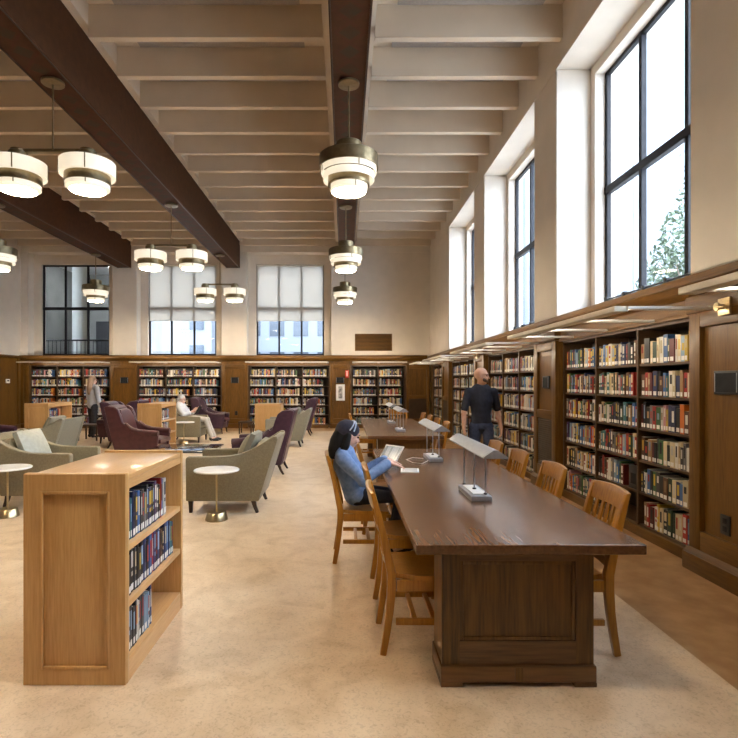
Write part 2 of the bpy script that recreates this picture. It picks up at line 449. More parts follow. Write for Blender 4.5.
def window(n, axis, at, a, b, z0, z1, zt, ftk=.05):
    """steel sash window of three lights over three, in a plane at the given depth"""
    w = struct('window_%d' % n)
    def bar(nm, u0, u1, v0, v1, d0, d1):
        m = MB()
        m.box(at + d0, at + d1, u0, u1, v0, v1) if axis == 'x' else m.box(u0, u1, at + d0, at + d1, v0, v1)
        m.build(nm, M['frame'], w, bevel=.006, seg=1)
    bar('window_sill', a, b, z0, z0 + .07, -.04, .04); bar('window_head', a, b, z1 - .055, z1, -.03, .03)
    bar('window_stile', a, a + .055, z0, z1, -.03, .03); bar('window_stile', b - .055, b, z0, z1, -.03, .03)
    bar('transom', a, b, zt - .05, zt + .05, -.04, .04)
    for k in (1, 2):
        u = a + (b - a) * k / 3
        bar('mullion', u - .03, u + .03, z0, z1, -.035, .035)
    for k in range(3):
        u0, u1 = a + (b - a) * k / 3, a + (b - a) * (k + 1) / 3
        for v0, v1 in ((z0, zt), (zt, z1)):
            m = MB()
            m.box(at - .004, at + .004, u0 + .03, u1 - .03, v0 + .045, v1 - .045) if axis == 'x' else m.box(u0 + .03, u1 - .03, at - .004, at + .004, v0 + .045, v1 - .045)
            m.build('pane', M['glass'], w, smooth=0)
    # stay bar with catches along the sill
    m = MB()
    if axis == 'x': m.tube([(at - .10, a + .15, z0 + .165), (at - .10, b - .15, z0 + .165)], .012, 8)
    else: m.tube([(a + .15, at - .08, z0 + .12), (b - .15, at - .08, z0 + .12)], .008, 8)
    m.build('stay_bar', M['black'], w)
    if axis == 'x':
        for k in range(6):
            y = a + .2 + (b - a - .4) * k / 5
            MB().box(at - .125, at - .03, y - .03, y + .03, z0 + .07, z0 + .195).build('catch', M['black'], w, bevel=.008)
    return w
for i, (a, b) in enumerate(RB):
    window(i + 1, 'x', 3.50, a + .13, b - .12, 2.44, 5.65, 4.075)

# --- oak wainscot and ledge of the right wall
led = S(MB().box(2.775, 3.46, YN, YB - .1, 2.335, 2.40).build('trim_3', M['wainy'], bevel=.012, seg=2))
MB().prism([(2.80, 2.335), (2.93, 2.335), (2.93, 2.235), (2.87, 2.25), (2.83, 2.30)], 'y', YN, YB - .1).build('cornice_moulding', M['wainy'], led)
MB().box(2.925, 3.40, YN, YB, 2.10, 2.335).build('frieze', M['wainy'], led)
MB().box(2.905, 2.93, YN, YB, 2.085, 2.125).build('frieze_bead', M['wainy'], led, bevel=.006)

def pier_panel(n, a, b, grille=False):
    """oak pier between two bookcases: stiles, rails, sunk panels, plinth"""
    y0, y1 = a + .005, b - .005
    o = S(MB().box(2.90, 3.39, y0, y1, 0, 2.235).build('trim_%d' % n, M['wain'], smooth=0))
    st = .13 if b - a > .5 else .08
    for u0, u1 in ((y0, y0 + st), (y1 - st, y1)):
        MB().box(2.86, 2.901, u0, u1, .16, 2.10).build('stile', M['wain'], o, bevel=.006)
    for v0, v1 in ((.16, .34), (1.98, 2.10)) + (((1.02, 1.14),) if grille else ()):
        MB().box(2.861, 2.901, y0 + st, y1 - st, v0, v1).build('rail', M['wainy'], o, bevel=.006)
    MB().box(2.82, 3.38, y0 - .03, y1 + .03, 0, .145).build('plinth', M['wainy'], o, bevel=.01)
    MB().prism([(2.86, .145), (2.825, .145), (2.84, .165), (2.86, .185)], 'y', y0 - .02, y1 + .02).build('plinth_moulding', M['wainy'], o)
    MB().box(2.84, 2.93, y0 - .02, y1 + .02, 2.10, 2.24).build('capital', M['wainy'], o, bevel=.012)
    if grille:
        g = MB().box(2.885, 2.901, y0 + st, y1 - st, .34, 1.02).build('vent_grille', M['louver'], o)
        for k in range(22):
            z = .36 + .03 * k
            MB().poly([(2.90, y0 + st, z + .02), (2.90, y1 - st, z + .02), (2.872, y1 - st, z), (2.872, y0 + st, z), (2.90, y0 + st, z + .012), (2.90, y1 - st, z + .012), (2.872, y1 - st, z - .008), (2.872, y0 + st, z - .008)],
                      [(0, 1, 2, 3), (7, 6, 5, 4), (3, 2, 6, 7), (0, 3, 7, 4), (1, 5, 6, 2)]).build('louver', M['louver'], o)
    return o
pier_panel(4, YN, .72); pier_panel(5, 3.50, 4.40); pier_panel(6, 7.17, 8.0, True); pier_panel(7, 10.86, 11.7, True); pier_panel(8, 14.5, 15.53, True)
S(MB().box(2.90, 3.39, 17.62, YB + .05, 0, 2.235).build('trim_9', M['wain'], smooth=0))

# --- far wall
wb = S(MB().box(XL - .3, XR + .7, 18.12, 18.32, -.05, 2.44).build('wall_back', M['cream'], smooth=0))
MB().box(XL - .3, XR + .6, YB, 18.32, 5.87, ZC).build('header', M['cream'], wb)
MB().box(XL - .3, XR, YB - .06, YB, 6.10, 6.30).build('crown_moulding', M['ceil'], wb, bevel=.02)
ed = [XL - .3] + [v for b in BB for v in b] + [XR + .6]
for a, b in zip(ed[::2], ed[1::2]):
    MB().box(a, b, YB, 18.115, 2.40, 5.8695).build('pier', M['cream'], wb, bevel=.012, seg=1)
    MB().box(a - .25, b + .25, 18.04, 18.32, 2.44, 5.869).build('jamb', M['cream'], wb)
for a, b in BB:
    MB().box(a + .25, b - .25, 18.04, 18.32, 5.54, 5.869).build('lintel', M['cream'], wb)
for i, (a, b) in enumerate(BB):
    window(5 + i, 'y', 18.16, a + .25, b - .25, 2.44, 5.54, 4.05)
for nm, (a, b), lab in (('roller_shade', BB[1], 'pale roller shade two thirds down over the far window behind the hanging twin lamps'), ('roller_shade', BB[2], 'pale roller shade two thirds down over the far window nearest the wall vent')):
    t = thing(nm, lab, 'window shade', ((a + b) / 2, 18.112, 3.62), 0, 'roller shades on the far windows')
    w = (b - a) / 2 - .27
    MB().box(-w, w, -.003, .003, .02, 1.87).build('shade_cloth', M['shade'], t, smooth=0)
    MB().tube([(-w, -.012, .012), (w, -.012, .012)], .010, 8).build('hem_bar', M['fixture'], t)
    MB().tube([(-w, -.025, 1.89), (w, -.025, 1.89)], .022, 10).build('roller', M['fixture'], t)
lb = S(MB().box(XL, 2.775, YB - .095, 18.11, 2.335, 2.43).build('trim_10', M['wainx'], bevel=.012))
MB().prism([(YB - .07, 2.335), (YB + .06, 2.335), (YB + .06, 2.235), (YB, 2.25), (YB - .04, 2.30)], 'x', XL, 2.80).build('cornice_moulding', M['wainx'], lb)
MB().box(XL, 2.90, YB + .055, 18.1, 2.10, 2.335).build('frieze', M['wainx'], lb)
BBL = [(-10.52, -7.80), (-6.92, -4.08), (-3.21, -.47), (.234, 2.07)]
def back_panel(n, a, b, low=False):
    o = S(MB().box(a, b, YB + .03, 18.1, 0, 2.235).build('trim_%d' % n, M['wain'], smooth=0))
    st = .10
    for u0, u1 in ((a, a + st), (b - st, b)):
        MB().box(u0, u1, YB - .01, YB + .031, .16, 2.12).build('stile', M['wain'], o, bevel=.006)
    for v0, v1 in ((.16, .32), (1.98, 2.12)) + (((.98, 1.10),) if low else ()):
        MB().box(a + st, b - st, YB - .009, YB + .031, v0, v1).build('rail', M['wainx'], o, bevel=.006)
    MB().box(a - .01, b + .01, YB - .05, YB + .03, 0, .145).build('plinth', M['wainx'], o, bevel=.01)
    if low:
        MB().box(a + st, b - st, YB + .005, YB + .031, .32, .98).build('vent_grille', M['louver'], o)
        for k in range(20):
            MB().box(a + st, b - st, YB - .004, YB + .012, .345 + .032 * k, .36 + .032 * k).build('louver', M['louver'], o)
    return o
back_panel(11, XL, -10.525); back_panel(12, -7.795, -6.925); back_panel(13, -4.075, -3.215); back_panel(14, -.465, .229); back_panel(15, 2.075, 2.855, True)

# --- left wall, wall behind the camera
wl = S(MB().box(XL - .3, XL, YN, YB + .5, 2.40, ZC).build('wall_left', M['cream'], smooth=0))
wlw = MB().box(XL - .3, XL, YN, YB + .5, -.05, 2.40).build('wainscot', M['wain'], wl, smooth=0)
MB().box(XL, XL + .09, YN, YB, 2.335, 2.41).build('ledge', M['wainy'], wl, bevel=.012)
MB().box(XL, XL + .04, YN, YB, 0, .145).build('plinth', M['wainy'], wl, bevel=.01)
for k in range(8):
    y = YB - .06 - k * 1.6
    MB().box(XL, XL + .03, y - .13, y, .145, 2.33).build('stile', M['wain'], wl, bevel=.006)
wn = S(MB().box(XL - .3, XR + .7, YN - .2, YN, 2.4, ZC).build('wall_near', M['cream'], smooth=0))
MB().box(XL - .3, XR + .7, YN - .2, YN, -.05, 2.4).build('wainscot', M['wain'], wn, smooth=0)

# --- wall fittings
def plaque(loc, rz, w, h, label, fr=.018, face=None):
    t = thing('wall_plaque', label, 'sign', loc, rz, 'dark plaques on the oak piers')
    m = MB().box(-w / 2, w / 2, -.018, 0, -h / 2, h / 2); m.build('plate', M['black'], t, bevel=.004)
    MB().box(-w / 2 + fr, w / 2 - fr, -.021, -.017, -h / 2 + fr, h / 2 - fr).build('plate_face', face or M['plaqueface'], t, smooth=0)
    for sx in (-1, 1):
        MB().box(sx * (w / 2 - fr * .9) - .003, sx * (w / 2 - fr * .9) + .003, -.022, -.017, -h / 2 + fr, h / 2 - fr).build('edge_strip', M['steel'], t, smooth=0)
    return t
M['plaqueface'] = mottled('dark plaque face', (0.012, 0.013, 0.016), (0.02, 0.021, 0.024), 12, 0.6, spec=.2)
plaque((2.899, 4.0, 1.535), -PI / 2, .26, .18, 'black framed plaque at eye level on the nearest oak pier')
plaque((2.899, 7.58, 1.535), -PI / 2, .24, .18, 'dark plaque on the oak pier between the two nearest wall bookcases')
for x, lab in ((-7.35, 'dark plaque on the far oak pier nearest the atrium window'), (-3.65, 'dark plaque on the far oak pier between the two shaded windows'), (-.13, 'dark plaque directly above the white poster on the far pier')):
    plaque((x, YB + .029, 1.60), 0, .27, .20, lab)
t = thing('wall_outlet', 'small black wall outlet low on the nearest oak pier', 'outlet', (2.899, 4.02, .455), -PI / 2)
MB().box(-.05, .05, -.012, 0, -.075, .075).build('cover_plate', M['black'], t, bevel=.004)
for dz in (-.03, .03): MB().box(-.02, .02, -.015, -.011, dz - .02, dz + .02).build('socket', M['plaqueface'], t, bevel=.004)
t = thing('wall_outlet', 'small black outlet low on the far pier between the shaded windows', 'outlet', (-3.6, YB + .029, .5), 0)
MB().box(-.045, .045, -.012, 0, -.07, .07).build('cover_plate', M['black'], t, bevel=.004)
for dz in (-.03, .03): MB().box(-.02, .02, -.015, -.011, dz - .02, dz + .02).build('socket', M['plaqueface'], t, bevel=.004)
for y, lab in ((3.94, 'brass bracket plate with knob above the nearest oak pier panel'), (11.3, 'brass bracket plate on the oak pier behind the walking man')):
    t = thing('brass_bracket', lab, 'bracket', (2.839, y, 2.10), -PI / 2)
    MB().box(-.06, .06, -.02, 0, -.065, .065).build('back_plate', M['brass'], t, bevel=.006)
    MB().tube([(0, -.02, 0), (0, -.07, 0)], [.022, .016], 14).build('stem', M['brass'], t)
    MB().tube([(0, -.06, 0), (0, -.075, 0)], .03, 14).build('knob', M['brass'], t)
    MB().tube([(0, -.068, 0), (.07, -.068, -.01)], [.012, .009], 10).build('lever', M['brass'], t)
t = thing('notice_poster', 'white framed notice with dark figure on the far oak pier', 'poster', (-.12, YB + .029, 1.19), 0)
MB().box(-.145, .145, -.02, 0, -.27, .27).build('poster_frame', M['white'], t, bevel=.004)
MB().box(-.065, .065, -.024, -.019, -.20, .20).build('picture', mottled('grey picture', (.12, .13, .14), (.55, .55, .54), 14, .5), t, smooth=0)
t = thing('fire_alarm', 'small red fire alarm box high beside the white notice', 'alarm', (.10, YB - .012, 1.80), 0)
MB().box(-.055, .055, -.05, 0, -.13, .13).build('housing', M['red'], t, bevel=.008)
MB().box(-.014, .014, -.056, -.049, -.07, .07).build('strobe', M['white'], t, bevel=.004)
MB().box(-.03, .03, -.056, -.049, .075, .095).build('lens_bar', M['white'], t, bevel=.003)
t = thing('thermostat', 'small white thermostat on the dark wainscot of the side wall', 'thermostat', (XL + .001, 17.0, 1.57), PI / 2)
MB().box(-.09, .09, -.03, 0, -.065, .065).build('cover', M['white'], t, bevel=.008)
MB().box(-.05, .05, -.033, -.029, -.01, .03).build('display', M['plaqueface'], t, smooth=0)
t = thing('wall_vent', 'brown wooden louvred vent in the cream far wall', 'vent', (.985, YB, 2.865), 0)
for a, b, c, d in ((-.62, .62, .245, .285), (-.62, .62, -.285, -.245), (-.62, -.58, -.245, .245), (.58, .62, -.245, .245)):
    MB().box(a, b, -.03, 0, c, d).build('vent_frame', M['wainx'], t, bevel=.004)
MB().box(-.58, .58, -.006, 0, -.245, .245).build('backing', M['case'], t, smooth=0)
for k in range(11):
    z = -.225 + .045 * k
    MB().prism([(-.026, z - .012), (-.006, z + .012), (-.006, z + .022), (-.026, z - .002)], 'x', -.58, .58).build('slat', M['wainx'], t)

# --- cantilevered shelf lights
def shelf_light(loc, rz, L, arms, reach, label):
    """long housing parallel to a wall; local x along the wall, local -y into the room; origin at the housing"""
    t = thing('shelf_light', label, 'light fixture', loc, rz, 'long lights above the wall bookcases')
    MB().prism([(-.05, .02), (.055, .02), (.060, -.022), (-.05, -.022)], 'x', -L / 2, L / 2).build('housing', M['fixture'], t, bevel=.004)
    MB().prism([(.0575, .017), (.0625, -.018), (.066, -.014), (.061, .020)], 'x', -L / 2 + .04, L / 2 - .04).build('light_tube', M['shelflight'], t, smooth=0)
    for u in arms:
        MB().box(u - .04, u + .04, .05, reach, -.004, .018).build('arm', M['white'], t, bevel=.003)
    return t
XF, ZF = 2.13, 2.105
for (a, b), lab in (((.78, 3.30), 'long pale shelf light jutting out above the nearest oak pier'), ((4.08, 6.76), 'long pale shelf light over the nearest wall bookcase'),
                    ((7.76, 10.44), 'long pale shelf light over the second wall bookcase under the tall windows'), ((11.45, 14.1), 'long pale shelf light over the third wall bookcase, behind the walking man'),
                    ((15.2, 16.9), 'short pale shelf light near the corner of the two book walls')):
    L = b - a; n = 4 if L > 2 else 3
    shelf_light((XF, (a + b) / 2, ZF), -PI / 2, L, [(-L / 2 + .03) + (L - .06) * k / (n - 1) for k in range(n)], 2.90 - XF, lab)
for (a, b), lab in zip(BBL, ('long pale shelf light below the dark atrium window', 'long pale shelf light below the far window with twin lamps before it', 'long pale shelf light below the shaded window beside the white notice', 'shorter pale shelf light below the wooden wall vent')):
    L = b - a - .1
    n = 4 if L > 2 else 3
    shelf_light(((a + b) / 2, YB - .74, ZF + .075), 0, L, [(-L / 2 + .03) + (L - .06) * k / (n - 1) for k in range(n)], .79, lab)

# --- outside
gr = tag(MB().box(-60, 70, -20, 90, -1.2, -1.1).build('ground', mottled('pale paving', (.45, .44, .42), (.55, .54, .52), 1, .9), smooth=0), kind='structure')
M['facade'] = mottled('pale blue grey facade', (.16, .18, .205), (.19, .21, .235), .4, .7)
M['facadewin'] = mottled('facade window glass', (.03, .04, .055), (.045, .055, .07), .6, .2)
M['facadeblue'] = mottled('blue grey facade', (.135, .15, .172), (.155, .172, .195), .4, .7)
M['paleface'] = mottled('pale stucco', (.115, .125, .14), (.135, .145, .16), .4, .7)
bd = thing('street_office_building', 'pale ribbed building seen through the tall side windows', 'building', (11.8, 22, -1.1), 0)
MB().box(.25, 18, 0, 50, 0, 19).build('wall', M['facade'], bd, smooth=0)
for k in range(26):
    MB().box(0, .25, k * 1.9 + .1, k * 1.9 + .75, 0, 19).build('fin', M['facade'], bd, smooth=0)
bd = thing('street_apartment_building', 'pale blue building with square windows beyond the shaded far windows', 'building', (-11, 40, -1.1), 0)
MB().box(-8, 19, 0, 10, 0, 15).build('wall', M['facadeblue'], bd, smooth=0)
MB().box(-8, 2.5, -6, -.01, 0, 30).build('tower', M['paleface'], bd, smooth=0)
for k in range(9):
    for z in (1.1, 3.6, 6.1, 8.6):
        MB().box(3.6 + k * 1.8, 4.7 + k * 1.8, -.06, 0, z, z + 1.3).build('window', M['facadewin'], bd, smooth=0)
for k in range(6):
    for z in (1.0, 3.5, 6, 8.5):
        MB().box(-7.4 + k * 1.7, -6.5 + k * 1.7, -6.06, -6, z, z + 1.5).build('window', M['facadewin'], bd, smooth=0)

# tree seen through the nearest window
tr = thing('leafy_tree', 'grey green leafy tree outside the nearest tall window', 'tree', (8.6, 13.2, -1.1), 0)
rt = random.Random(5)
M['bark'] = mottled('bark', (.10, .075, .055), (.17, .13, .10), 14, .9, .3)
M['leaf'] = mottled('leaf', (.035, .055, .03), (.07, .095, .055), 6, .7)
tk = MB(); tk.tube([(0, 0, 0), (.05, .03, 1.6), (-.04, .08, 3.0), (0, .05, 4.6), (.02, .02, 6.0)], [.16, .13, .11, .07, .02], 10)
for k in range(16):
    a = rt.uniform(0, 2 * PI); z = rt.uniform(2.4, 5.4); l = rt.uniform(.7, 1.3)
    tk.tube([(0, .05, z), (math.cos(a) * l * .5, math.sin(a) * l * .5, z + .3), (math.cos(a) * l, math.sin(a) * l, z + .75)], [.045, .03, .01], 6)
tk.build('trunk', M['bark'], tr)
lv = MB()
for k in range(5200):
    a = rt.uniform(0, 2 * PI); z = rt.gauss(4.6, 1.15)
    rad = max(.2, 1.55 - abs(z - 4.3) * .42) * math.sqrt(rt.random())
    c = Vector((math.cos(a) * rad, math.sin(a) * rad, z))
    e = Euler((rt.uniform(-1.2, 1.2), rt.uniform(-1.2, 1.2), rt.uniform(0, 6.3))).to_matrix()
    s = rt.uniform(.05, .1)
    lv.poly([c + e @ Vector(p) for p in ((-s, 0, 0), (0, s * .45, .01), (s, 0, 0), (0, -s * .45, .01))], [(0, 1, 2, 3)])
lv.build('foliage', M['leaf'], tr, smooth=0)

# neighbouring atrium behind the first far window
at = struct('wall_atrium')
M['atr'] = mottled('atrium grey wall', (.20, .20, .19), (.26, .26, .25), 1, .8)
M['atrc'] = mottled('atrium white column', (.74, .76, .72), (.80, .82, .78), 2, .6)
MB().box(-11.8, -7.3, 23.5, 23.7, 1, 7.5).build('rear', M['atr'], at, smooth=0)
MB().box(-12, -11.8, 18.33, 23.5, 1, 7.5).build('side', M['atr'], at, smooth=0)
MB().box(-7.45, -7.3, 18.33, 23.5, 1, 7.5).build('side', M['atr'], at, smooth=0)
MB().box(-11.8, -7.45, 18.33, 23.5, 6.3, 6.4).build('soffit', M['white'], at, smooth=0)
MB().box(-11.8, -7.45, 18.33, 23.5, 1.9, 2.0).build('landing', M['atr'], at, smooth=0)
MB().box(-10.9, -10.3, 23.3, 23.5, 2.0, 4.2).build('doorway', M['black'], at, smooth=0)
MB().lathe([(.30, 2.0), (.30, 6.29)], (-10.03, 20.2, 0), 32).build('round_column', M['atrc'], at)
t = thing('balustrade', 'metal railing inside the atrium beyond the dark far window', 'railing', (-9.6, 19.2, 2.0), 0)
MB().tube([(-2, 0, 1.05), (2, 0, 1.05)], .03, 8).build('top_rail', M['black'], t)
for k in range(28):
    MB().tube([(-2 + k * .148, 0, 0), (-2 + k * .148, 0, 1.05)], .012, 6).build('baluster', M['black'], t)
t = thing('atrium_light', 'linear ceiling light glowing inside the atrium', 'light fixture', (-9.9, 21.4, 6.25), .5)
MB().box(-.9, .9, -.05, .05, -.01, .03).build('housing', M['fixture'], t)
MB().box(-.85, .85, -.04, .04, -.025, -.011).build('light_tube', emit('atrium lamp', (.95, .98, 1.0), 60.0), t)
# ------------------------------------------------------------------ books
PAL = {'black': (28, 27, 30), 'dark blue': (38, 50, 92), 'blue': (60, 105, 165), 'pale blue': (140, 170, 198), 'grey': (118, 116, 116), 'dark grey': (66, 64, 66), 'white': (218, 214, 204),
       'cream': (214, 198, 160), 'tan': (165, 132, 92), 'brown': (96, 62, 42), 'red': (165, 42, 34), 'dark red': (92, 30, 30), 'orange': (208, 112, 40), 'yellow': (218, 182, 62),
       'green': (70, 112, 66), 'dark green': (36, 62, 48), 'teal': (52, 112, 116), 'purple': (84, 58, 104), 'pink': (196, 140, 146)}
WTS = {'black': 15, 'dark blue': 9, 'blue': 6, 'pale blue': 5, 'grey': 7, 'dark grey': 9, 'white': 13, 'cream': 14, 'tan': 7, 'brown': 8, 'red': 6, 'dark red': 4, 'orange': 3, 'yellow': 4, 'green': 4, 'dark green': 5, 'teal': 4, 'purple': 4, 'pink': 2}
PN = list(PAL); PW = [WTS[k] for k in PN]
def vary(c, r):
    f = r.uniform(.62, .98)
    return tuple(min(1, max(0.004, v * f)) for v in lin(*PAL[c])[:3]) + (1,)
def set_tone(me, tones):
    at = me.color_attributes.new('tone', 'FLOAT_COLOR', 'CORNER')
    for p in me.polygons:
        for li in p.loop_indices: at.data[li].color = tones[p.index]

def one_book(w, h, d, col, r, label, group, titled=True, labelled=True):
    """upright hardback: cover with a title patch, page block, paper spine label; origin at the foot of its spine, spine towards -y"""
    base = vary(col, r)
    alt = vary(r.choice(['white', 'cream', 'yellow', 'black', 'red', 'pale blue']), r)
    mb = MB(); tones = []
    t = .0025
    pts = [(-w / 2, d), (-w / 2, .004), (-w * .32, 0), (w * .32, 0), (w / 2, .004), (w / 2, d), (w / 2 - t, d), (w / 2 - t, .007), (-w / 2 + t, .007), (-w / 2 + t, d)]
    mb.prism(pts, 'z', 0, h); n0 = len(mb.bm.faces)
    if titled:
        for z0, z1, s in ([(.42, .86, .55)] if r.random() < .5 else [(.55, .9, .62), (.36, .46, .5)]):
            mb.box(-w * .32 * s * 1.3, w * .32 * s * 1.3, -.0006, .002, h * z0, h * z1)
    mb.bm.faces.index_update() if hasattr(mb.bm.faces, 'index_update') else None
    nf = len(mb.bm.faces)
    o = mb.build('library_book', M['book'], smooth=0)
    set_tone(o.data, [base if i < n0 else alt for i in range(nf)])
    tag(o, label, 'book', group)
    MB().box(-w / 2 + t, w / 2 - t, .0075, d - .004, .003, h - .004).build('page_block', M['pages'], o, smooth=0)
    if labelled:
        MB().box(-w * .30, w * .30, -.0012, .002, .012, .012 + min(.034, h * .16)).build('spine_label', M['label'], o, smooth=0)
    return o

class BookMass:
    def __init__(self): self.v, self.f, self.t = [], [], []
    def quad(self, Mx, pts, tone):
        b = len(self.v); self.v += [tuple(Mx @ Vector(p)) for p in pts]; self.f.append((b, b + 1, b + 2, b + 3)); self.t.append(tone)
    def book(self, Mx, w, h, d, col, r):
        base = vary(col, r)
        a = w / 2
        pg = (.62, .56, .44, 1)
        self.quad(Mx, [(-a, 0, 0), (a, 0, 0), (a, 0, h), (-a, 0, h)], base)
        self.quad(Mx, [(-a, 0, h), (a, 0, h), (a, d, h), (-a, d, h)], pg)
        self.quad(Mx, [(-a, d, 0), (-a, 0, 0), (-a, 0, h), (-a, d, h)], base)
        self.quad(Mx, [(a, 0, 0), (a, d, 0), (a, d, h), (a, 0, h)], base)
        self.quad(Mx, [(-a * .7, -.001, .012), (a * .7, -.001, .012), (a * .7, -.001, .05), (-a * .7, -.001, .05)], (.74, .73, .69, 1))
        if r.random() < .75:
            z0 = r.uniform(.35, .6) * h; z1 = r.uniform(.7, .92) * h
            alt = vary(r.choice(['white', 'cream', 'yellow', 'black', 'red', 'pale blue', 'tan']), r)
            self.quad(Mx, [(-a * .5, -.001, z0), (a * .5, -.001, z0), (a * .5, -.001, z1), (-a * .5, -.001, z1)], alt)
    def build(self):
        me = bpy.data.meshes.new('shelved_books'); me.from_pydata(self.v, [], self.f)
        me.materials.append(M['book']); set_tone(me, self.t)
        o = bpy.data.objects.new('shelved_books', me); COL.objects.link(o)
        return o
mass = BookMass()
ORD = ['first', 'second', 'third', 'fourth', 'fifth', 'sixth', 'seventh', 'eighth', 'ninth', 'tenth', 'eleventh', 'twelfth', 'thirteenth', 'fourteenth', 'fifteenth', 'sixteenth', 'seventeenth', 'eighteenth', 'nineteenth', 'twentieth', 'twenty-first', 'twenty-second', 'twenty-third', 'twenty-fourth', 'twenty-fifth', 'twenty-sixth', 'twenty-seventh', 'twenty-eighth', 'twenty-ninth', 'thirtieth', 'thirty-first', 'thirty-second', 'thirty-third', 'thirty-fourth', 'thirty-fifth']
SHZ = [.12, .44, .76, 1.08, 1.40, 1.72]
ROWN = ['bottom shelf', 'second shelf up', 'third shelf up', 'third shelf down', 'second shelf down', 'top shelf']

def wall_bookcase(loc, rz, W, ncol, label, single=None, seed=0, fill=(.86, 1.0)):
    t = thing('wall_bookcase', label, 'bookcase', loc, rz, 'dark bookcases built into the oak walls')
    D = .40
    MB().box(-W / 2, W / 2, D - .015, D, .02, 2.09).build('back_panel', M['case'], t, smooth=0)
    for x0, x1 in ((-W / 2, -W / 2 + .04), (W / 2 - .04, W / 2)):
        MB().box(x0, x1, 0, D - .016, .02, 2.09).build('side_panel', M['shelfedge'], t, smooth=0)
    cw = (W - .08) / ncol
    for k in range(1, ncol):
        x = -W / 2 + .04 + cw * k
        MB().box(x - .014, x + .014, .002, D - .016, .12, 2.06).build('divider', M['shelfedge'], t, smooth=0)
    MB().box(-W / 2 + .04, W / 2 - .04, -.015, D - .02, 0, .098).build('kickboard', M['wainx'], t, bevel=.006)
    MB().box(-W / 2 + .04, W / 2 - .04, .001, D - .02, 2.06, 2.09).build('top_rail', M['shelfedge'], t, smooth=0)
    mw = Matrix.Translation(Vector(loc)) @ Matrix.Rotation(rz, 4, 'Z')
    r = random.Random(seed)
    for c in range(ncol):
        x0 = -W / 2 + .04 + cw * c + .016; x1 = x0 + cw - .032
        for k, z in enumerate(SHZ):
            MB().box(x0 + .001, x1 - .001, .012, D - .018, z - .022, z).build('shelf', M['shelfedge'], t, smooth=0)
            f = r.uniform(*fill)
            lim = x1 - (x1 - x0) * (1 - f)
            if single: f, lim = single['limit'](c, k, x0, x1)
            x = x0 + .004
            if isinstance(lim, tuple): x, lim = lim
            n = 0
            while True:
                w = r.uniform(.028, .062) * (single['thick'] if single else 1.0)
                if x + w > lim: break
                h = r.choice([r.uniform(.195, .225), r.uniform(.215, .25), r.uniform(.225, .262)])
                d = r.uniform(.14, .19)
                col = r.choices(PN, PW)[0]
                yb = .022 + r.uniform(0, .012)
                if single and single['count'] < single['most']:
                    lab = '%s-spined book %s from the left, %s, %s column, nearest wall bookcase' % (col.replace(' ', '-'), ORD[n], ROWN[k], single['cols'][c])
                    o = one_book(w - .0015, h, d, col, r, lab, 'books in the nearest wall bookcase')
                    o.matrix_world = mw @ Matrix.Translation((x + w / 2, yb, z + .0005))
                    single['count'] += 1
                else:
                    mass.book(mw @ Matrix.Translation((x + w / 2, yb, z + .0005)), w - .0015, h, d, col, r)
                x += w; n += 1
    return t

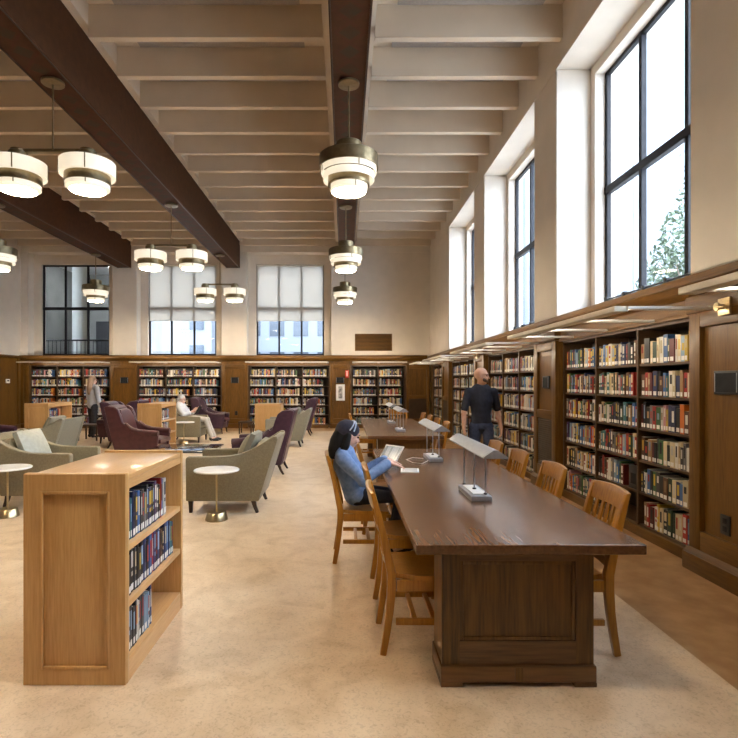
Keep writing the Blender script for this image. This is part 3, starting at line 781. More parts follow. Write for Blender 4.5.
# books shown in the low bookcase are singled out first
LOWBOOKS = []
def low_bookcase(loc, label, seed, L=1.0, books=(), names=None, single=False):
    """free-standing double-sided oak bookcase; long axis along y, origin at the centre of its base"""
    t = thing('low_bookcase', label, 'bookcase', loc, 0, 'low free-standing oak bookcases')
    hw, hl = .262, L / 2
    for s in (-1, 1):
        y0, y1 = (-hl, -hl + .032) if s < 0 else (hl - .032, hl)
        p = MB().box(-hw, hw, y0, y1, 0, 1.075).build('end_panel', M['oak'], t, bevel=.007)
        ys = y0 if s < 0 else y1
        # raised frame and a sunk, beaded field on the outside of each end
        for a, b, c, d in ((-hw + .003, -hw + .085, .003, 1.072), (hw - .085, hw - .003, .003, 1.072), (-hw + .085, hw - .085, .003, .082), (-hw + .085, hw - .085, .985, 1.072)):
            MB().box(a, b, ys - .012 if s < 0 else ys, ys if s < 0 else ys + .012, c, d).build('panel_frame', M['oak'], p, smooth=0)
        for a, b, c, d in ((-hw + .085, -hw + .10, .082, .985), (hw - .10, hw - .085, .082, .985), (-hw + .10, hw - .10, .082, .097), (-hw + .10, hw - .10, .97, .985)):
            MB().box(a, b, ys - .017 if s < 0 else ys, ys if s < 0 else ys + .017, c, d).build('panel_bead', M['oak'], p, bevel=.006)
    yi = hl - .033
    MB().box(-hw + .004, hw - .004, -yi, yi, 1.035, 1.062).build('bookcase_top', M['oaky'], t, bevel=.004)
    MB().box(-.012, .012, -yi, yi, .115, 1.034).build('centre_panel', M['oaky'], t, smooth=0)
    for s in (-1, 1):
        a, b = (hw - .026, hw - .004) if s > 0 else (-hw + .004, -hw + .026)
        MB().box(a, b, -yi, yi, .99, 1.034).build('apron', M['oaky'], t, smooth=0)
        MB().box(a, b, -yi, yi, 0, .10).build('kickboard', M['oaky'], t, smooth=0)
        for z in (.115, .41, .70):
            MB().box(.013 if s > 0 else -hw + .006, hw - .006 if s > 0 else -.013, -yi, yi, z - (.015 if z < .2 else .034), z).build('shelf', M['oaky'], t, bevel=.003)
        for u in (.06, hw - .06):
            for z0 in (.18, .47, .76):
                for sy in (-1, 1):
                    for q in range(5):
                        pass
    r = random.Random(seed)
    for z, y0, y1, nm in books:
        y = -hl + .036 + y0; n = 0
        while y < -hl + y1:
            w = r.choice([r.uniform(.020, .030), r.uniform(.032, .052)]) if single else r.uniform(.025, .045)
            if y + w > -hl + y1: break
            h = r.uniform(.205, .25); d = r.uniform(.13, .165)
            col = r.choices(['black', 'dark blue', 'dark grey', 'blue', 'pale blue', 'white', 'purple', 'red', 'teal', 'brown', 'grey'], [22, 14, 14, 8, 8, 6, 6, 3, 4, 4, 8])[0]
            if n < 2 and single and z > .3: col = 'black'; w = .045
            lab = '%s-spined book %s from the near end, %s of the %s' % (col.replace(' ', '-'), ORD[n], nm, names)
            o = one_book(w - .001, h, d, col, r, lab, 'books in the ' + names)
            o.matrix_world = Matrix.Translation((loc[0] + hw - .028 - r.uniform(0, .008), loc[1] + y + w / 2, z + .0005)) @ Matrix.Rotation(PI / 2, 4, 'Z')
            LOWBOOKS.append(o); y += w; n += 1
    return t
low_bookcase((-1.367, 3.165, 0), 'large light oak low bookcase in front, with a panelled end and dark books', 3, .93,
             books=((.70, .0, .70, 'top shelf'), (.41, .0, .82, 'middle shelf'), (.115, .0, .45, 'bottom shelf')), names='front oak bookcase', single=True)
low_bookcase((-6.73, 12.1, 0), 'light oak low bookcase near the woman in grey, with mostly empty shelves', 4, books=((.70, .02, .50, 'top shelf'),), names='sparse oak bookcase')
low_bookcase((-4.22, 12.0, 0), 'light oak low bookcase beside the seated reader, with books on three shelves', 5,
             books=((.70, .02, .62, 'top shelf'), (.41, .02, .62, 'middle shelf'), (.115, .02, .55, 'bottom shelf')), names='oak bookcase beside the reader')

# pale oak cabinet by the far wall
t = thing('oak_cabinet', 'pale light oak cabinet standing before the far shelves by the aisle', 'cabinet', (-2.31, 16.45, 0), 0)
MB().box(-.39, .39, -.40, .40, .05, .84).build('body', M['oak'], t, bevel=.006)
MB().box(-.36, .36, -.37, .37, 0, .05).build('plinth', M['darkleg'], t, smooth=0)
MB().box(-.41, .41, -.42, .42, .841, .875).build('cabinet_top', M['oaky'], t, bevel=.006)
for a, b, c, d in ((-.385, -.31, .06, .835), (.31, .385, .06, .835), (-.31, .31, .06, .14), (-.31, .31, .76, .835)):
    MB().box(a, b, -.41, -.399, c, d).build('panel_frame', M['oak'], t, smooth=0)

# wall bookcases, right wall
XB = 2.955
n_low = len(LOWBOOKS)
def limit(c, k, x0, x1):
    w = x1 - x0
    full = {(1, 4): .90, (1, 1): .70, (1, 0): (0, 0), (2, 0): (.06, .98), (0, 4): .95}.get((c, k), .985)
    if isinstance(full, tuple): return 1, (x0 + w * full[0], x0 + w * full[1])
    return full, x0 + w * full
sg = {'limit': limit, 'count': 0, 'most': 300 - n_low, 'thick': 1.15, 'cols': ('farthest', 'middle', 'nearest')}
RBL = [(4.40, 7.17), (8.0, 10.86), (11.7, 14.5), (16.1, 17.62)]
wall_bookcase((XB, (4.40 + 7.17) / 2, 0), -PI / 2, 2.74, 3, 'nearest dark wall bookcase, behind the chairs and packed with books', sg, 21)
wall_bookcase((XB, (.72 + 3.50) / 2, 0), -PI / 2, 2.75, 3, 'dark wall bookcase outside the picture, beyond the pier with the brass bracket', None, 25)
wall_bookcase((XB, (8.0 + 10.86) / 2, 0), -PI / 2, 2.83, 3, 'dark wall bookcase right behind the walking man', None, 22)
wall_bookcase((XB, (11.7 + 14.5) / 2, 0), -PI / 2, 2.77, 3, 'dark wall bookcase seen past the left shoulder of the walking man', None, 23)
wall_bookcase((XB, (15.54 + 17.62) / 2, 0), -PI / 2, 2.05, 2, 'narrow dark wall bookcase beside the room corner', None, 24)
for (a, b), n, lab, sd in zip(BBL, (3, 3, 3, 2), ('dark wall bookcase behind the woman in grey, below the atrium window', 'dark wall bookcase behind the seated reader', 'dark wall bookcase behind the pale oak cabinet', 'dark two-column wall bookcase below the wooden vent'), (31, 32, 33, 34)):
    wall_bookcase(((a + b) / 2, YB + .02, 0), 0, b - a - .02, n, lab, None, sd, (.8, 1.0))
tag(mass.build(), 'rows of assorted books with pale labels filling the other wall bookcases', 'books', None, 'stuff')
t = thing('book_display', 'black book standing face-out at the end of a lower shelf of nearest bookcase', 'book', (XB + .03, 5.47, .4405), -PI / 2)
MB().box(-.085, .085, 0, .03, 0, .24).build('cover', M['black'], t, bevel=.002)
MB().box(-.05, .05, -.001, .001, .05, .16).build('picture', M['plaqueface'], t, smooth=0)

# ------------------------------------------------------------------ reading tables
def reading_table(loc, label):
    """long oak table on two panelled pedestals; origin at the centre of its footprint, length along y"""
    t = thing('reading_table', label, 'table', loc, 0, 'long oak reading tables')
    L, W = 3.67, 1.105
    MB().box(-W / 2, W / 2, -L / 2, L / 2, .712, .76).build('tabletop', M['tabletop'], t, bevel=.006, seg=3)
    MB().box(-.37, .37, -L / 2 + .40, L / 2 - .40, .60, .711).build('apron', M['table'], t, bevel=.004)
    for s in (-1, 1):
        ox = -.015; yf = s * (L / 2 - .155)                       # outer face
        y0, y1 = sorted((yf, yf - s * .235))
        p = MB().box(-.385, .385, y0 + .012, y1 - .012, .03, .711).build('pedestal', M['table'], t, smooth=0); p.location.x = ox
        for ya, yb in ((y0, y0 + .013), (y1 - .013, y1)):
            for a, b, c, d in ((-.385, -.295, .10, .71), (.295, .385, .10, .71)):
                MB().box(a, b, ya, yb, c, d).build('stile', M['table'], p, smooth=0)
            for c, d in ((.10, .225), (.63, .71)):
                MB().box(-.295, .295, ya, yb, c, d).build('rail', M['tablex'], p, smooth=0)
            for a, b, c, d in ((-.295, -.275, .225, .63), (.275, .295, .225, .63), (-.275, .275, .225, .245), (-.275, .275, .61, .63)):
                yy = (ya + .005, yb) if ya == y0 else (ya, yb - .005)
                MB().box(a, b, yy[0], yy[1], c, d).build('bead', M['table'], p, bevel=.003)
        q = MB()
        q.box(-.393, .393, y0 - .018, y1 + .018, 0.022, .105)
        q.build('plinth', M['tablex'], p, bevel=.006)
        for sx in (-1, 1):
            MB().box(sx * .393 - (.11 if sx > 0 else 0), sx * .393 + (.11 if sx < 0 else 0), y0 - .018, y1 + .018, 0, .0215).build('foot', M['tablex'], p, smooth=0)
        MB().box(-.02, .02, y0 - .021, y0 - .017, .03, .10).build('plinth_block', M['table'], p, smooth=0)
    MB().box(-.06, .06, -L / 2 + .40, L / 2 - .40, .10, .18).build('stretcher', M['table'], t, bevel=.006)
    return t
M['tablex'] = wood('brown oak rail', (0.075, 0.032, 0.010), (0.19, 0.088, 0.028), 'x', 0.35, 0.2, fine=70, wide=9)
TX = .8975
reading_table((TX, 2.536 + 1.835, 0), 'long dark oak reading table in front with a panelled pedestal')
reading_table((TX, 7.66 + 1.835, 0), 'second long oak reading table, further back beyond the person in blue')

def table_lamp(loc, label):
    """silver gabled strip shade on three thin rods and a slab base; length along y"""
    t = thing('table_lamp', label, 'lamp', loc, 0, 'silver strip lamps on the reading tables')
    MB().box(-.068, .068, -.20, .20, 0, .035).build('lamp_base', M['steel'], t, bevel=.006)
    MB().box(-.045, .045, -.15, .15, .0355, .043).build('base_plate', M['white'], t, bevel=.003)
    for x, y in ((.032, -.17), (0, 0), (-.032, .17)):
        MB().tube([(x, y, .04), (x, y, .335)], .0055, 8).build('rod', M['steel'], t)
        MB().tube([(x, y, .043), (x, y, .052)], .013, 10).build('rod_collar', M['black'], t)
    h = MB().prism([(-.074, .325), (-.074, .333), (-.012, .375), (.012, .375), (.074, .333), (.074, .325), (.060, .325), (.045, .337), (-.045, .337), (-.060, .325)], 'y', -.515, .515)
    sh = h.build('lamp_shade', M['steel'], t, bevel=0)
    for y in (-.515, .515):
        MB().prism([(-.074, .325), (-.074, .333), (-.012, .375), (.012, .375), (.074, .333), (.074, .325)], 'y', y - .004, y + .004).build('end_cap', M['steel'], sh, smooth=0)
    return t
LP = [(3.65, 'nearest silver strip lamp on the front reading table'), (5.36, 'second silver strip lamp on the front table, beyond the tablet'), (8.48, 'silver strip lamp at the near end of the second reading table'), (10.1, 'silver strip lamp at the far end of the second reading table')]
lamp0 = None
for y, lab in LP:
    if lamp0 is None: lamp0 = table_lamp((TX, y, .7605), lab)
    else: dup(lamp0, (TX, y, .7605), 0, lab)
t = MB().tube([(.822, 5.2, .767), (.74, 5.02, .767), (.66, 5.08, .767), (.62, 5.28, .767), (.70, 5.42, .767), (.80, 5.36, .767)], .005, 8).build('power_cable', M['white'])
tag(t, 'thin white cable looped on the table beside the second lamp', 'cable')

# ------------------------------------------------------------------ slatted library chairs
def make_chair(loc, rz, label):
    """oak chair, faces +x; origin at the centre of its footprint"""
    t = thing('library_chair', label, 'chair', loc, rz, 'honey oak slatted chairs at the reading tables')
    def post(z):     # the rear post's x at height z
        return -.222 + .05 * math.sin(min(z / .45, 1) * PI / 2) - max(0, z - .45) * .21 - max(0, z - .7) * .05
    zs = [0, .12, .25, .38, .46, .58, .70, .80, .905]
    for s in (-1, 1):
        MB().sweep([(post(z), s * .195, z) for z in zs], [.034, .036, .04, .042, .042, .04, .038, .036, .032], [.036, .04, .044, .05, .05, .044, .038, .034, .026]).build('rear_leg', M['chair'], t, bevel=.005)
        MB().prism([(.175, .0), (.207, .0), (.217, .425), (.172, .425)], 'y', s * .19 - .02, s * .19 + .02).build('front_leg', M['chair'], t, bevel=.005)
        MB().box(-.15, .17, s * .195 - .012, s * .195 + .012, .17, .205).build('side_stretcher', M['chair'], t, bevel=.004)
        MB().box(-.145, .172, s * .195 - .014, s * .195 + .014, .36, .424).build('seat_rail', M['chair'], t, bevel=.004)
    MB().box(.176, .206, -.17, .17, .37, .424).build('front_rail', M['chair'], t, bevel=.004)
    MB().box(-.17, -.145, -.174, .174, .36, .424).build('back_rail', M['chair'], t, bevel=.004)
    for x in (-.04, .07):
        MB().box(x - .014, x + .014, -.183, .183, .175, .20).build('cross_stretcher', M['chair'], t, bevel=.004)
    # saddle seat
    m = MB(); n = 10
    g = []
    for i in range(n + 1):
        row = []
        for j in range(n + 1):
            u, v = i / n, -1 + 2 * j / n
            x = -.150 + .385 * u
            y = v * (.170 + .050 * min(1, u * 3))
            z = .452 - .012 * (1 - v * v) * math.sin(PI * min(1, u * 1.05)) - .008 * max(0, u - .8) * 5
            row.append((x, y, z))
        g.append(row)
    top = [[m.bm.verts.new(p) for p in row] for row in g]
    bot = [[m.bm.verts.new((p[0], p[1], .425)) for p in row] for row in g]
    for i in range(n):
        for j in range(n):
            m.bm.faces.new((top[i][j], top[i + 1][j], top[i + 1][j + 1], top[i][j + 1])); m.bm.faces.new((bot[i][j], bot[i][j + 1], bot[i + 1][j + 1], bot[i + 1][j]))
    rim = [(i, 0) for i in range(n)] + [(n, j) for j in range(n)] + [(i, n) for i in range(n, 0, -1)] + [(0, j) for j in range(n, 0, -1)]
    for (a, b), (c, d) in zip(rim, rim[1:] + rim[:1]): m.bm.faces.new((top[a][b], bot[a][b], bot[c][d], top[c][d]))
    m.build('seat', M['chair'], t)
    # bowed top rail, cross rails, slats
    def bowed(nm, z0, z1, th, ymax):
        pts_f, pts_b = [], []
        mm = MB(); k = 8; R0 = []
        for i in range(k + 1):
            y = -ymax + 2 * ymax * i / k; bow = -.022 * (1 - (y / ymax) ** 2)
            ring = []
            for z, dx in ((z0, -th / 2), (z0, th / 2), (z1, th / 2), (z1, -th / 2)):
                ring.append(mm.bm.verts.new((post(z) + bow + dx, y, z + (.012 * (1 - (y / ymax) ** 2) if z == z1 and nm == 'top_rail' else 0))))
            R0.append(ring)
        for a, b in zip(R0, R0[1:]):
            for q in range(4): mm.bm.faces.new((a[q], a[(q + 1) % 4], b[(q + 1) % 4], b[q]))
        mm.bm.faces.new(R0[0][::-1]); mm.bm.faces.new(R0[-1])
        mm.build(nm, M['chair'], t, bevel=.004)
    bowed('top_rail', .815, .915, .024, .214)
    bowed('cross_rail', .672, .702, .020, .178)
    bowed('lower_rail', .485, .53, .022, .178)
    for i in range(5):
        y = -.122 + .061 * i; bow = -.022 * (1 - (y / .19) ** 2)
        w = .027
        MB().sweep([(post(z) + bow, y, z) for z in (.52, .6, .70, .82)], w, .011).build('slat', M['chair'], t)
    return t
LX = .442
CH = [(LX, 3.19, 0, 'empty oak chair on the aisle side, closest to the front table end'),
      (LX, 3.96, 0, 'empty oak chair on the aisle side, right behind the front aisle chair'),
      (.142, 4.69, 0, 'oak chair that the person in blue sits on'),
      (.42, 5.55, 0, 'oak chair hidden mostly behind the person in blue'),
      (1.315, 3.18, PI, 'oak chair on the bookcase side, closest to the front table end'),
      (1.315, 4.02, PI, 'second oak chair along the bookcase side of the front table'),
      (1.315, 4.80, PI, 'third oak chair along the bookcase side of the front table'),
      (1.315, 5.54, PI, 'fourth oak chair on the bookcase side, farthest along the front table'),
      (1.33, 8.30, PI, 'nearest oak chair on the bookcase side of the second table'),
      (1.33, 9.10, PI, 'second oak chair along the bookcase side of the second table'),
      (1.33, 9.90, PI, 'third oak chair along the bookcase side of the second table'),
      (1.33, 10.70, PI, 'fourth oak chair on the bookcase side of the second table'),
      (1.22, 11.75, -PI / 2, 'oak chair at the far end of the second reading table'),
      (.40, 10.4, 0, 'oak chair on the aisle side of the second reading table')]
c0 = None
for x, y, rz, lab in CH:
    if c0 is None: c0 = make_chair((x, y, 0), rz, lab)
    else: dup(c0, (x, y, 0), rz, lab)

# ------------------------------------------------------------------ lounge furniture
def club_chair(loc, rz, label, fab, pil, pillow=True):
    """scoop-armed upholstered armchair, faces +x"""
    t = thing('club_armchair', label, 'armchair', loc, rz, 'olive upholstered club armchairs')
    prof = [(.42, .145), (.425, .64), (.405, .662), (.10, .665), (-.08, .672), (-.20, .695), (-.32, .74), (-.44, .805), (-.55, .875), (-.605, .905), (-.645, .90), (-.655, .87), (-.43, .145)]
    for s in (-1, 1):
        MB().prism(prof, 'y', s * .41 - (.085 if s > 0 else 0), s * .41 + (.085 if s < 0 else 0)).build('side_arm', fab, t, bevel=.022, seg=3)
    MB().prism([(-.435, .15), (-.655, .885), (-.60, .89), (-.50, .82), (-.28, .18)], 'y', -.3245, .3245).build('backrest', fab, t, bevel=.012, seg=2)
    MB().box(-.30, .39, -.3245, .3245, .15, .32).build('seat_frame', fab, t, bevel=.01)
    MB().cushion(-.34, .415, -.318, .318, .325, .455, .018).build('seat_cushion', fab, t)
    Mx = Matrix.Translation((-.335, 0, .455)) @ Matrix.Rotation(-.32, 4, 'Y')
    MB().cushion(-.065, .06, -.315, .315, 0, .40, 0.0, M=Mx).build('back_cushion', fab, t)
    if pillow:
        Mx = Matrix.Translation((-.25, -.01, .70)) @ Matrix.Rotation(PI / 2 - .42, 4, 'Y')
        MB().cushion(-.23, .23, -.26, .26, -.065, .065, .05, M=Mx).build('pillow', pil, t)
    for sx in (-1, 1):
        for sy in (-1, 1):
            x, y = (.375 if sx > 0 else -.36), sy * .355
            dx = -.05 if sx < 0 else 0
            MB().sweep([(x + dx, y, 0), (x + dx * .4, y, .075), (x, y, .155)], [.035, .042, .055], [.035, .042, .055]).build('leg', M['darkleg'], t, bevel=.004)
    return t
M['pillow2'] = M['olive']
club_chair((-1.43, 6.605, 0), PI, 'olive armchair behind the round white table, backing onto the aisle', M['olive'], M['sage'])
club_chair((-3.77, 6.88, 0), 0, 'olive armchair with a pale pillow at left, behind the front oak bookcase', M['olive'], M['pillow'])
club_chair((-5.56, 9.65, 0), PI, 'grey green armchair seen from its back between oak bookcase and pale pillow', M['sage'], M['sage'])
club_chair((-4.06, 13.8, 0), 0, 'olive armchair the white-haired reader sits in', M['olive'], M['olive'], False)
club_chair((-1.44, 12.95, 0), PI, 'grey green armchair between the two plum wing chairs along the aisle', M['sage'], M['sage'])

def wing_chair(loc, rz, label, fab):
    """high-backed wing chair with rolled sloping arms, faces +x"""
    t = thing('wing_armchair', label, 'armchair', loc, rz, 'leather wing armchairs')
    wing = [(-.36, .16), (.36, .16), (.385, .30), (.40, .50), (.385, .575), (.33, .60), (.20, .585), (.02, .60), (-.09, .66), (-.15, .76), (-.17, .90), (-.20, 1.01), (-.27, 1.065), (-.40, 1.075), (-.47, 1.06)]
    def lean(q):
        x, z = q
        return (x * 1.08, z) if x > -.1 else (x - .03 - .11 * max(0, z - .3) / .78, z)
    wing = [lean(q) for q in wing]
    for s in (-1, 1):
        MB().prism(wing, 'y', s * .375 - (.075 if s > 0 else 0), s * .375 + (.075 if s < 0 else 0)).build('wing_side', fab, t, bevel=.026, seg=3)
        MB().tube([(.43, s * .335, .545), (.27, s * .335, .555), (.06, s * .335, .575), (-.09, s * .34, .63), (-.20, s * .34, .74)], [.058, .06, .058, .048, .03], 14).build('arm_roll', fab, t)
    MB().prism([lean(q) for q in ((-.37, .16), (-.48, 1.06), (-.44, 1.085), (-.36, 1.08), (-.30, 1.04), (-.20, .45), (-.20, .16))], 'y', -.2995, .2995).build('backrest', fab, t, bevel=.02, seg=3)
    Mx = Matrix.Translation((-.23, 0, .45)) @ Matrix.Rotation(-.29, 4, 'Y')
    MB().cushion(-.04, .06, -.285, .285, 0, .58, 0.0, M=Mx).build('back_cushion', fab, t)
    MB().box(-.225, .385, -.2995, .2995, .16, .32).build('seat_frame', fab, t, bevel=.012)
    MB().cushion(-.22, .46, -.295, .295, .322, .46, .02).build('seat_cushion', fab, t)
    for sx in (-1, 1):
        for sy in (-1, 1):
            x, y = (.345 if sx > 0 else -.345), sy * .315
            dx = .02 if sx > 0 else -.08
            MB().sweep([(x + dx, y, 0), (x + dx * .4, y, .08), (x, y, .17)], [.03, .038, .05], [.03, .038, .05]).build('leg', M['darkleg'], t, bevel=.004)
    return t
wing_chair((-3.99, 10.5, 0), 0, 'maroon leather wing chair in the middle, facing the aisle behind the front oak bookcase', M['maroon'])
w0 = wing_chair((-1.43, 9.13, 0), PI, 'plum wing chair with its back to the aisle, behind the olive armchair', M['plum'])
dup(w0, (-1.38, 15.55, 0), PI, 'plum wing chair farthest down the aisle, near the far shelves')
dup(w0, (-3.98, 16.05, 0), 0, 'plum wing chair behind the white-haired reader, facing the oak cabinet')
dup(w0, (-5.05, 12.6, 0), 0, 'plum wing chair half hidden behind the oak bookcase beside the reader')
dup(w0, (-5.72, 13.55, 0), PI, 'dark wing chair seen past the back of the maroon wing chair')
dup(w0, (-7.45, 11.0, 0), 0, 'plum low chair at the far left beside the sparse oak bookcase')

def side_table(loc, label):
    t = thing('round_side_table', label, 'table', loc, 0, 'round white pedestal side tables')
    MB().lathe([(.245, .545), (.25, .55), (.25, .56), (.243, .566)], seg=40).build('table_top', M['marble'], t)
    MB().tube([(0, 0, .09), (0, 0, .544)], .0105, 12).build('stem', M['brass'], t)
    MB().lathe([(.122, 0), (.125, .006), (.105, .085), (.098, .092), (.02, .094)], seg=40).build('pedestal_base', M['brass'], t)
    return t
s0 = side_table((-1.425, 5.93, 0), 'round white side table in front of the olive armchair by the aisle')
dup(s0, (-3.86, 6.08, 0), 0, 'round white side table at the left edge, before the armchair with pale pillow')
dup(s0, (-3.91, 12.95, 0), 0, 'small round white side table in front of the white-haired reader')

t = thing('coffee_table', 'low dark glass coffee table between the olive armchairs', 'table', (-2.72, 9.05, 0))
MB().box(-.55, .55, -.52, .52, .395, .42).build('table_top', M['smoked'], t, bevel=.004)
for sx in (-1, 1):
    for sy in (-1, 1):
        MB().box(sx * .48 - .025, sx * .48 + .025, sy * .45 - .025, sy * .45 + .025, 0, .394).build('leg', M['darkleg'], t, bevel=.004)
    MB().box(sx * .48 - .015, sx * .48 + .015, -.424, .424, .34, .38).build('rail', M['darkleg'], t, bevel=.003)
def low_table(loc, label, W, D, H):
    t = thing('low_table', label, 'table', loc, 0, 'low dark wooden side tables')
    MB().box(-W / 2, W / 2, -D / 2, D / 2, H - .04, H).build('table_top', M['darkleg'], t, bevel=.006)
    for sx in (-1, 1):
        for sy in (-1, 1):
            MB().prism([(sx * (W / 2 - .035) - .022, H - .041), (sx * (W / 2 - .035) + .022, H - .041), (sx * (W / 2 - .035) + .014, 0), (sx * (W / 2 - .035) - .014, 0)], 'y', sy * (D / 2 - .035) - .02, sy * (D / 2 - .035) + .02).build('leg', M['darkleg'], t)
low_table((-6.72, 14.1, 0), 'low dark side table in front of the woman in grey', .55, .5, .42)
low_table((-2.93, 15.9, 0), 'low dark side table left of the pale oak cabinet', .42, .42, .36)

# ------------------------------------------------------------------ pendants
def shade_bits(t, kind):
    """the stepped drum of one hanging lamp; z = 0 at the underside of its lowest disc"""
    sg = 40
    if kind == 'single':
        MB().lathe([(.05, .637), (.155, .637), (.165, .627), (.165, .46), (.05, .46)], seg=sg).build('crown_cap', M['bronze'], t)
        MB().lathe([(.375, .306), (.375, .46), (.368, .467), (.12, .467), (.12, .461), (.366, .461), (.366, .306)], seg=sg, closed=True).build('upper_ring', M['bronze'], t)
        MB().lathe([(.352, .24), (.352, .35), (.345, .35), (.345, .24)], seg=sg, closed=True).build('upper_diffuser', M['drum'], t)
        MB().lathe([(.325, .15), (.325, .238), (.318, .238), (.318, .15)], seg=sg, closed=True).build('middle_diffuser', M['drum'], t)
        MB().lathe([(.265, .09), (.262, .205), (.240, .205), (.240, .09)], seg=sg, closed=True).build('lower_ring', M['bronze'], t)
        bars = ((.355, .24, .31), (.247, .015, .09))
        r2 = .238
    else:
        MB().lathe([(.05, .50), (.10, .50), (.11, .49), (.11, .366), (.05, .366)], seg=sg).build('crown_cap', M['bronze'], t)
        MB().lathe([(.330, .185), (.330, .36), (.323, .36), (.323, .185)], seg=sg, closed=True).build('upper_diffuser', M['drum'], t)
        MB().lathe([(.10, .355), (.322, .355), (.322, .364), (.10, .364)], seg=sg, closed=True).build('drum_lid', M['drum'], t)
        MB().lathe([(.275, .085), (.270, .195), (.248, .195), (.248, .085)], seg=sg, closed=True).build('lower_ring', M['bronze'], t)
        MB().lathe([(.262, .035), (.262, .086), (.246, .086), (.246, .035)], seg=sg, closed=True).build('middle_diffuser', M['drum'], t)
        bars = ((.3325, .185, .36), (.2645, .035, .085))
        r2 = .243
    MB().lathe([(.02, .0065), (.214, .0065), (.215, .008), (.215, .032), (r2, .034), (r2, .085 if kind == 'twin' else .12), (.02, .085 if kind == 'twin' else .12)], seg=sg).build('lower_diffuser', M['lamp'], t)
    MB().lathe([(.02, 0), (.205, 0), (.2135, .006), (.02, .006)], seg=sg).build('lower_disc', M['disc'], t)
    MB().tube([(0, 0, .086 if kind == 'twin' else .121), (0, 0, .365 if kind == 'twin' else .47)], .02, 10).build('lamp_core', M['bronze'], t)
    MB().lathe([(.02, .205), (.315, .205), (.315, .210), (.02, .210)], seg=sg).build('spider_plate', M['drum'], t)
    MB().lathe([(.01, -.012), (.018, -.008), (.02, -.0005)], seg=12).build('finial', M['brass'], t)
    for a in range(4):
        for r, z0, z1 in bars:
            an = a * PI / 2 + .35
            x, y = r * math.cos(an), r * math.sin(an)
            MB().box(x - .005, x + .005, y - .005, y + .005, z0, z1).build('glazing_bar', M['bronze'], t, smooth=0)
def canopy_rod(t, zb, ztop):
    MB().lathe([(.135, ztop - .028), (.135, ztop), (.02, ztop)][::-1] + [(.02, ztop - .04)], seg=32).build('ceiling_canopy', M['bronze'], t)
    MB().tube([(0, 0, zb), (0, 0, ztop - .03)], .011, 10).build('rod', M['bronze'], t)
def single_pendant(loc, label):
    t = thing('pendant_lamp', label, 'pendant lamp', loc, 0, 'single stepped pendants under the beams')
    shade_bits(t, 'single'); canopy_rod(t, .637, 5.335 - loc[2])
    return t
def twin_pendant(loc, label):
    t = thing('twin_pendant_lamp', label, 'pendant lamp', loc, 0, 'twin drum pendants on crossbars')
    for s in (-1, 1):
        k = thing('lamp_drum', None, None, (s * .44, 0, 0)); k.parent = t
        shade_bits(k, 'twin')
    MB().box(-.47, .47, -.03, .03, .487, .53).build('crossbar', M['bronze'], t, bevel=.006)
    for s in (-1, 1):
        MB().lathe([(.02, .486), (.09, .486), (.09, .525), (.02, .53)], (s * .44, 0, 0), seg=24).build('bar_cap', M['bronze'], t)
    canopy_rod(t, .53, 5.335 - loc[2])
    return t
PY = [6.73, 11.48, 16.15]
p0 = single_pendant((.06, PY[0], 3.94), 'nearest single pendant lamp, under the middle ceiling beam')
dup(p0, (.04, PY[1], 3.94), 0, 'second single pendant lamp along the middle beam')
dup(p0, (.03, PY[2], 3.94), 0, 'farthest and lowest-looking pendant lamp along the middle beam')
dup(p0, (-7.40, 15.8, 3.94), 0, 'single pendant lamp in front of the dark atrium window')
dup(p0, (-7.42, 11.36, 3.94), 0, 'single pendant lamp cut off by the left picture edge')
q0 = twin_pendant((-3.68, 6.70, 3.95), 'nearest twin pendant lamp, large at the upper left')
dup(q0, (-3.70, 11.35, 3.95), 0, 'middle twin pendant lamp, before the far shaded window')
dup(q0, (-3.71, 15.85, 3.95), 0, 'smallest twin pendant lamp, near the far wall')
dup(p0, (.06, 1.98, 3.94), 0, 'single pendant lamp nearest the near wall, under the middle beam')
dup(q0, (-3.68, 1.95, 3.95), 0, 'twin pendant lamp nearest the near wall')
dup(p0, (-7.40, 6.62, 3.94), 0, 'single pendant lamp beyond the left edge of the picture')
# ------------------------------------------------------------------ people
V = Vector
def fused(name, mb, mat, parent, voxel=.007, smooth=6, f=.5):
    """one continuous skin over the overlapping volumes"""
    me = bpy.data.meshes.new(name + '_rough'); bmesh.ops.recalc_face_normals(mb.bm, faces=mb.bm.faces[:]); mb.bm.to_mesh(me); mb.bm.free()
    o = bpy.data.objects.new(name + '_rough', me); COL.objects.link(o)
    rm = o.modifiers.new('r', 'REMESH'); rm.mode = 'VOXEL'; rm.voxel_size = voxel
    sm = o.modifiers.new('s', 'SMOOTH'); sm.factor = f; sm.iterations = smooth
    dg = bpy.context.evaluated_depsgraph_get()
    m2 = bpy.data.meshes.new_from_object(o.evaluated_get(dg)); m2.name = name
    bpy.data.objects.remove(o); bpy.data.meshes.remove(me)
    m2.materials.clear(); m2.materials.append(mat)
    m2.shade_smooth()
    r = bpy.data.objects.new(name, m2); COL.objects.link(r); r.parent = parent
    return r
def limb(mb, pts, rad, flat=None):
    """tapered limb with round ends"""
    pts = [V(p) for p in pts]
    mb.tube(pts, rad, 14, flat=flat)
    for p, r in zip(pts, rad): mb.ball(p, r * .995, 12)
